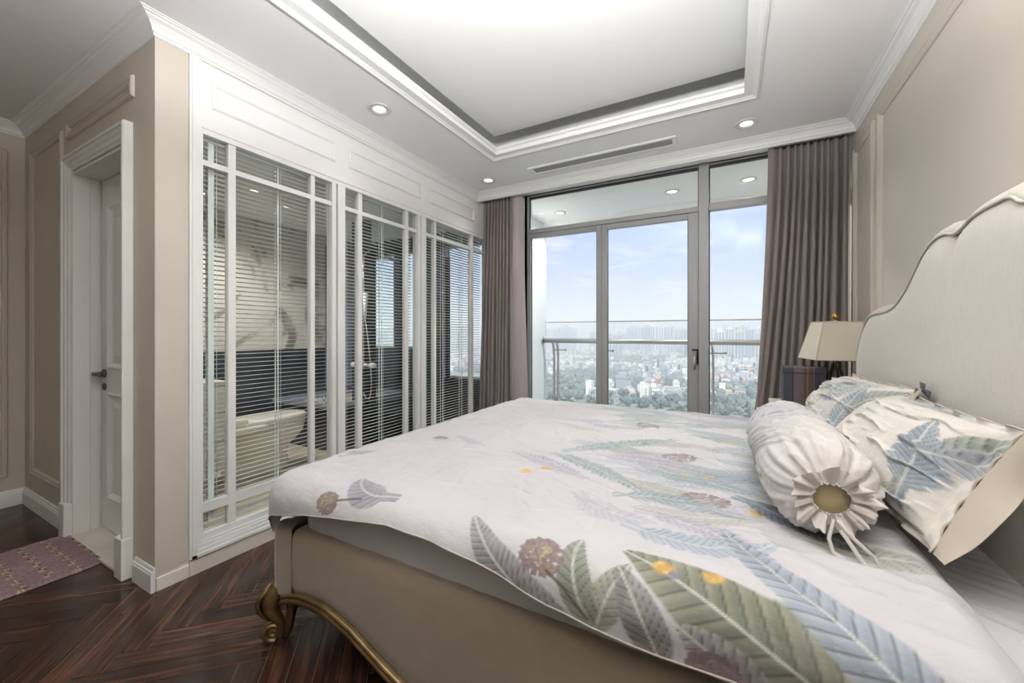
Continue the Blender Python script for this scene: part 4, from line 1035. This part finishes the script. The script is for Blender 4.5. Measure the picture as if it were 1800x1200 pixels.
MB().tube([(lx,ly,lz+.02),(lx,ly,lz+.56)], .006, 10).build('stem', brass, lamp)
MB().lathe([(0,0),(.012,0),(.014,.006),(.006,.012),(.006,.016),(.017,.026),(.019,.036),(.012,.05),(0,.058)], (lx,ly,1.268), 16).build('finial', brass, lamp)
box = thing('gift_box', (.40, 3.16, .728), 'dark striped box wrapped in clear film on the nightstand beside the lamp', 'box')
def stripes():
    m = bpy.data.materials.new('striped_paper'); m.use_nodes = True; t = m.node_tree; b = t.nodes['Principled BSDF']; b.inputs['Roughness'].default_value = .3; b.inputs['Coat Weight'].default_value = .6
    tcn = t.nodes.new('ShaderNodeTexCoord'); sp2 = t.nodes.new('ShaderNodeSeparateXYZ'); t.links.new(tcn.outputs['Object'], sp2.inputs[0])
    r = t.nodes.new('ShaderNodeValToRGB'); r.color_ramp.interpolation = 'CONSTANT'; el = r.color_ramp.elements
    mr_ = t.nodes.new('ShaderNodeMapRange'); mr_.inputs[1].default_value = .29; mr_.inputs[2].default_value = .51; t.links.new(sp2.outputs[0], mr_.inputs[0]); t.links.new(mr_.outputs[0], r.inputs[0])
    el[0].position = 0; el[0].color = (*lin((58,60,78)), 1); el[1].position = .74; el[1].color = (*lin((52,54,70)), 1)
    for p_, c_ in ((.22,(30,30,38)),(.25,(110,86,76)),(.29,(96,88,98)),(.47,(110,80,58)),(.50,(74,58,52)),(.55,(122,92,70)),(.60,(78,66,64)),(.71,(112,90,80))):
        x_ = el.new(p_); x_.color = (*lin(c_), 1)
    t.links.new(r.outputs[0], b.inputs['Base Color']); return m
MB().bbox(.29, .51, 3.09, 3.23, .728, .955, .003).build('carton', stripes(), box)
MB().bbox(.287, .513, 3.087, 3.233, .945, .985, .003).build('lid', stripes(), box)
MB().box(.286, .514, 3.0845, 3.087, .945, .948).build('lid_edge', M('handle_black'), box)
# bath mat
mat_o = None
nu_, nv_ = 150, 210
u, v = np.meshgrid(np.linspace(-1, 1, nu_), np.linspace(-1, 1, nv_), indexing='ij')
hx, hy, rc = .295, .47, .07
def sqr(u, v):
    # square -> rounded rectangle
    x_, y_ = u*hx, v*hy; ax_, ay_ = np.abs(x_)-(hx-rc), np.abs(y_)-(hy-rc); k_ = (ax_ > 0)&(ay_ > 0)
    mm = np.maximum(ax_, ay_); l_ = np.hypot(ax_, ay_)+1e-9; sc = np.where(k_, mm/l_, 1)
    return np.where(k_, np.sign(x_)*(hx-rc+ax_*sc), x_), np.where(k_, np.sign(y_)*(hy-rc+ay_*sc), y_)
xx, yy = sqr(u, v); ed = np.minimum((1-np.abs(u))*hx, (1-np.abs(v))*hy)
zz = .002+.013*np.clip(ed/.012, 0, 1)**.5+.004*(rng.random(u.shape)-.5)*(ed > .004)+.003*(fbm(xx*60, yy*60, 3)-.5)
cc = np.tile(np.array((150., 124., 128.)), (u.size, 1))*(.86+.28*rng.random((u.size, 1))); Xm, Ym = xx.reshape(-1), yy.reshape(-1)
cc += (fbm(Xm*7, Ym*7, 5)[:,None]-.5)*26
for i in range(-3, 4):
    for j in range(-5, 6):
        px, py = i*.092+(.046 if j % 2 else 0), j*.092
        for (sx_, sy_, w_, h_, c_) in ((0,0,.034,.0055,(198,172,146)),(-.012,.012,.018,.005,(188,160,138)),(.016,-.012,.016,.005,(194,168,140)),(.004,.006,.0045,.014,(72,58,62)),(-.014,-.006,.012,.0045,(84,66,70))):
            k_ = (np.abs(Xm-px-sx_+rng.uniform(-.003,.003)) < w_*.8)&(np.abs(Ym-py-sy_) < h_*.8); cc[k_] = np.array(c_)*(.85+.3*rng.random((k_.sum(),1)))
Pm = np.stack([xx-3.165, yy+.355, zz], -1)
mt2 = grid_mesh('bath_mat', Pm, M('bath_mat_pile', (150,124,128), .95, attr=True, bump=(700, .5)), None, s2l(np.clip(cc, 0, 255)))
tag(mt2, 'mauve bath mat with small beige stitched motifs on the dark floor before the door', 'mat')

# ================================================================== CEILING FITTINGS AND LAMPS
ring_m = M('downlight_ring')
dls = [(-1.998,1.862,'round downlight in the ceiling above the glazed wall'), (-2.025,3.225,'round downlight in the ceiling corner above the left curtain'), (.09,3.21,'round downlight in the ceiling near the right curtain'),
       (.42,1.55,''), (.42,.3,''), (-1.998,.45,''), (-3.5,-.7,''), (-.8,-1.38,'')]  # these unseen downlights are added to light the room
for x, y, lb in dls:
    d = thing('downlight', (x, y, ZC), lb or 'round downlight added to the ceiling out of view', 'downlight', 'ceiling downlights')
    MB().lathe([(.072,0),(.072,-.005),(.064,-.009),(.050,-.009),(.046,-.004),(.042,-.001)], (x,y,ZC), 32).build('trim_ring', ring_m, d)
    MB().lathe([(.044,-.001),(.044,-.004),(.040,-.0045)], (x,y,ZC), 32).build('inner_ring', white, d)
    MB().lathe([(0,-.003),(.040,-.003)], (x,y,ZC), 32).build('lens', M('lamp_lens', (255,250,242), .5, emit=((255,250,240), 6)), d)
    light('lamp', 'SPOT', (x,y,ZC-.02), DOWNLIGHT_W*(.3 if x < -3 else 1), d, spot_size=2.0, spot_blend=1.0, rad=.04, col=(1,.98,.95))
vent = thing('air_vent', (-.965, 3.23, ZC), 'long white linear air conditioning vent in the ceiling before the window', 'vent')
MB().rectframe([(0,0),(0,-.008),(.006,-.012),(.024,-.012),(.028,-.006),(.032,-.006),(.036,-.002)], -1.575, -.36, 3.155, 3.305, lambda a,b,h: (a,b,ZC+h)).build('frame', white, vent)
MB().box(-1.545, -.39, 3.185, 3.275, ZC-.003, ZC-.001).build('duct_dark_plate', M('vent_shadow', (40,40,40), .9), vent)  # flat dark plate stands in for the shade inside the duct
for k in range(3):
    y = 3.205+k*.026
    MB().add([(-1.54,y-.006,ZC-.004),(-.395,y-.006,ZC-.004),(-.395,y+.008,ZC-.012),(-1.54,y+.008,ZC-.012),(-1.54,y-.004,ZC-.003),(-.395,y-.004,ZC-.003),(-.395,y+.010,ZC-.011),(-1.54,y+.010,ZC-.011)],
             [(0,1,2,3),(7,6,5,4),(0,4,5,1),(1,5,6,2),(2,6,7,3),(3,7,4,0)]).build('louvre', M('vent_louvre', (150,150,149), .5), vent)
# added lamp of upturned opaque bowls, out of view, brightening ceiling and room
ch = thing('added_uplight', (-.22, .44, 2.84), 'added brass uplight with six upturned metal bowls, unseen below the ceiling tray', 'added_uplight')
cx_, cy_, cz_ = -.22, .44, 1.98
MB().lathe([(0,0),(.06,0),(.055,-.02),(.012,-.03),(.010,-.90),(.03,-.92),(.035,-.96),(0,-.98)], (cx_,cy_,2.84), 20).build('stem', brass, ch)
bowl_m = M('bowl_metal', (205, 196, 178), .4, .2)
for k in range(6):
    b = k*PI/3+.3; gx, gy = cx_+.34*math.cos(b), cy_+.20*math.sin(b)
    MB().tube([(cx_,cy_,cz_-.05),(cx_+.17*math.cos(b),cy_+.10*math.sin(b),cz_-.10),(gx,gy,cz_-.06),(gx,gy,cz_-.03)], .007, 8).build('arm', brass, ch)
    MB().lathe([(0,-.03),(.03,-.028),(.06,-.012),(.078,.02),(.085,.05),(.083,.05),(.075,.022),(.057,-.008),(.028,-.022),(0,-.024)], (gx,gy,cz_), 20).build('bowl', bowl_m, ch)
    lo = light('lamp', 'SPOT', (gx,gy,cz_+.03), UPLIGHT_W, ch, rad=.04, col=(.98,.99,1.0), spot_size=PI, spot_blend=.2); lo.rotation_euler = (PI, 0, 0)

# ================================================================== THE CITY BELOW
GZ = -60
ground = MB().box(-6000, 3000, 60, 8000, GZ-1, GZ).build('ground', M('city_ground', (120, 128, 118), .9, var=(.02, .3)), kind='structure')
cols = [(186,184,180), (164,164,168), (150,156,168), (172,162,150), (132,138,146), (196,194,192)]
roofs = [(134,84,68), (112,114,120), (156,156,156), (140,98,80)]
wm = [M('house_wall_%s' % n_, c_, .9) for n_, c_ in zip(('chalk','ash','mist','sand','slate','white'), cols)]
rm = [M('house_roof_%s' % n_, c_, .9) for n_, c_ in zip(('tile','grey','pale','clay'), roofs)]
winm = M('far_window', (84, 96, 112), .3)
R3 = np.random.default_rng(5)
def house_variant(i):
    w, d_, h = R3.uniform(5, 9), R3.uniform(6, 12), R3.uniform(6, 14)
    r = bpy.data.objects.new('house', None); C.objects.link(r)
    MB().box(-w/2, w/2, -d_/2, d_/2, 0, h).box(-w/2, w/2*.2, -d_/2+2, d_/2, h, h+3).build('wall', wm[i % 6], r)
    if i % 3 == 0: MB().add([(-w/2-.4,-d_/2-.4,h),(w/2+.4,-d_/2-.4,h),(w/2+.4,d_/2+.4,h),(-w/2-.4,d_/2+.4,h),(0,-d_/4,h+3.6),(0,d_/4,h+3.6)], [(0,1,4),(1,2,5,4),(2,3,5),(3,0,4,5)]).build('roof', rm[(i//3) % 4], r)
    else: MB().box(-w/2-.3, w/2+.3, -d_/2-.3, d_/2+.3, h-.4, h+.3).build('roof', rm[1+i % 2], r)
    nfl = int(h/3.4); m_ = MB()
    for fl_ in range(nfl):
        for k_ in (-.3, .0, .3): m_.box(w*k_-.9, w*k_+.9, -d_/2-.05, -d_/2+.1, fl_*3.4+1.2, fl_*3.4+2.6)
    m_.build('window', winm, r)
    r['category'] = 'house'; r['group'] = 'low houses of the city'
    r['label'] = ['low house with a clay tiled roof in the hazy city', 'low flat roofed pale house in the hazy city', 'low grey roofed house in the hazy city'][i % 3]
    return r
hv = [house_variant(i) for i in range(12)]; used_h = [False]*12
def tree_variant(i):
    bm = bmesh.new()
    for k_ in range(5):
        r_ = R3.uniform(2.2, 4.2); mt_ = Matrix.Translation((R3.uniform(-2,2), R3.uniform(-2,2), R3.uniform(3,6)))@Matrix.Scale(r_*.6, 4)
        bmesh.ops.create_icosphere(bm, subdivisions=2, radius=1, matrix=mt_)
    for v_ in bm.verts: v_.co += Vector(R3.uniform(-.45,.45,3))
    me = bpy.data.meshes.new('crown'); bm.to_mesh(me); bm.free()
    r = bpy.data.objects.new('city_tree', None); C.objects.link(r)
    link('crown', me, M(('leaf_deep','leaf_mid','leaf_pale')[i], ((80,90,92),(94,103,102),(112,119,114))[i], .9), r)
    MB().tube([(0,0,0),(0,0,5)], .5, 6).build('trunk', M('bark', (90,78,66), .9), r)
    r['category'] = 'tree'; r['group'] = 'trees of the city'; r['label'] = ('dark green tree among the hazy city roofs','mid green tree among the hazy city roofs','pale green tree among the hazy city roofs')[i]
    return r
tv = [tree_variant(i) for i in range(3)]; used_t = [False]*3
def put(vs_, used, i, x, y, rz_, sc):
    o = vs_[i] if not used[i] else copy_tree(vs_[i]); used[i] = True
    o.location = (x, y, GZ); o.rotation_euler = (0, 0, rz_); o.scale = (sc, sc, sc)
nh = ntc = 0
far_h = [MB() for _ in range(6)]; far_t = [MB() for _ in range(2)]
D = 330.0
ico = [(0,0,1),(.9,0,.45),(.28,.85,.45),(-.72,.53,.45),(-.72,-.53,.45),(.28,-.85,.45),(.72,.53,-.3),(-.28,.85,-.3),(-.9,0,-.3),(-.28,-.85,-.3),(.72,-.53,-.3)]
icf = [(0,1,2),(0,2,3),(0,3,4),(0,4,5),(0,5,1),(1,6,2),(2,7,3),(3,8,4),(4,9,5),(5,10,1),(6,7,2),(7,8,3),(8,9,4),(9,10,5),(10,6,1)]
while D < 2300:
    step = 10.5 if D < 700 else 15 if D < 1100 else 22 if D < 1500 else 34
    for lat in np.arange(-.75 if D > 500 else -.6, .42, step/D):
        x = lat*D+R3.uniform(-5, 5); y = D+R3.uniform(-6, 6); inv = -.5 < x/y < .075
        dens = float(fbm(np.array([x*.006]), np.array([y*.006]), 77)[0]); near_park = D < 520
        if near_park and float(fbm(np.array([x*.012]), np.array([y*.03]), 99)[0]) < .56 or (not near_park and dens < .43):
            if inv and D < 800 and ntc < 290: put(tv, used_t, int(R3.integers(0,3)), x, y, R3.uniform(0,6), R3.uniform(.8,1.5)); ntc += 1
            else:
                s_ = R3.uniform(3, 6.5); far_t[int(R3.integers(0,2))].add([(x+p[0]*s_, y+p[1]*s_, GZ+3+p[2]*s_) for p in ico], icf)
        elif inv and nh < 296 and D > 400 and R3.random() < .7:
            put(hv, used_h, int(R3.integers(0,12)), x, y, R3.uniform(-.5,.5)+(PI/2 if R3.random() < .3 else 0), R3.uniform(.8,1.15)); nh += 1
        else:
            w, d_, h = R3.uniform(4.5,10), R3.uniform(6,13), R3.uniform(5,14)*(2 if R3.random() < .04 else 1); far_h[int(R3.integers(0,6))].box(x-w/2, x+w/2, y-d_/2, y+d_/2, GZ, GZ+h)
    D += step*1.15
for i in range(6): far_h[i].build('distant_rooftops', wm[i], kind='stuff', label='mass of pale distant rooftops fading into haze')
for i in range(2): far_t[i].build('distant_treetops', M(('leaf_deep','leaf_mid')[i]), kind='stuff', label='hazy distant treetops between the roofs')
# skyline towers: azimuth from the photo, each its own building
def tower(x, y, w, d_, h, i):
    r = thing('tower_block', (x, y, GZ), ('pale high rise block on the hazy skyline','grey high rise block on the hazy skyline','stepped high rise block on the hazy skyline')[i % 3], 'building', 'skyline tower blocks')
    m_ = MB().box(x-w/2, x+w/2, y-d_/2, y+d_/2, GZ, GZ+h)
    if i % 3 == 2: m_.box(x-w*.3, x+w*.2, y-d_*.3, y+d_*.3, GZ+h, GZ+h+7)
    else: m_.box(x-w*.15, x+w*.2, y-d_*.2, y+d_*.2, GZ+h, GZ+h+4)
    m_.build('wall', wm[i % 6], r)
    m_ = MB(); n_ = max(3, int(w/7))
    for k_ in range(n_): xx_ = x-w/2+(k_+.5)*w/n_; m_.box(xx_-w/n_*.28, xx_+w/n_*.28, y-d_/2-.6, y-d_/2+.2, GZ+4, GZ+h-3)
    m_.build('window_bay', winm, r)
def az(u): a_ = (u-900)/704.6; return (-.4805+.877*a_)/(.877+.4805*a_)
tw = [(962,14,577),(976,12,579),(992,16,575),(1008,10,577),(1042,8,584),(1056,14,585),(1078,16,587),(1095,20,586),(1112,16,576),(1124,14,575),(1137,14,574),(1150,14,573),(1163,14,573),(1176,14,573),(1184,8,580),(1196,14,577),(1204,12,580),(1213,14,578),(1252,12,576),(1264,10,578),(1277,16,575),(1292,18,573),(1306,14,574),(1320,12,577),(1334,16,576),(1345,12,578)]
for i, (u_, wpx, vt) in enumerate(tw):
    Dp = 1300+90*math.sin(i*2.3); k_ = az(u_); y = Dp; dist = Dp/(.877+.4805*((u_-900)/704.6)); w = wpx*dist/704.6*1.12
    h = (585-vt)*dist/704.6+61.2; tower(k_*y, y, w, w*.8, h, i)
for i, (u_, wpx, h) in enumerate(((1070,14,62),(1086,16,58),(1210,14,70),(1225,16,75),(1266,14,66),(1283,12,72),(1300,14,66),(1318,12,70),(1330,14,62),(640,30,95),(680,30,80),(790,22,90),(815,24,84))):
    Dp = 960+50*math.sin(i*1.7); dist = Dp/(.877+.4805*((u_-900)/704.6)); w = wpx*dist/704.6; tower(az(u_)*Dp, Dp, w, w*.8, h, i+1)
# haze: a real scattering layer over the town
hm = bpy.data.materials.new('haze_air'); hm.use_nodes = True; t = hm.node_tree; t.nodes.clear()
o_ = t.nodes.new('ShaderNodeOutputMaterial'); vsn = t.nodes.new('ShaderNodeVolumeScatter')
vsn.inputs['Color'].default_value = (.90, .95, 1.0, 1); vsn.inputs['Density'].default_value = HAZE; vsn.inputs['Anisotropy'].default_value = 0
t.links.new(vsn.outputs[0], o_.inputs['Volume'])
hz = MB().box(-4000, 1500, 120, 4200, GZ+.5, 70).build('haze', hm); hz['kind'] = 'stuff'; hz['label'] = 'pale blue haze lying over the distant city'
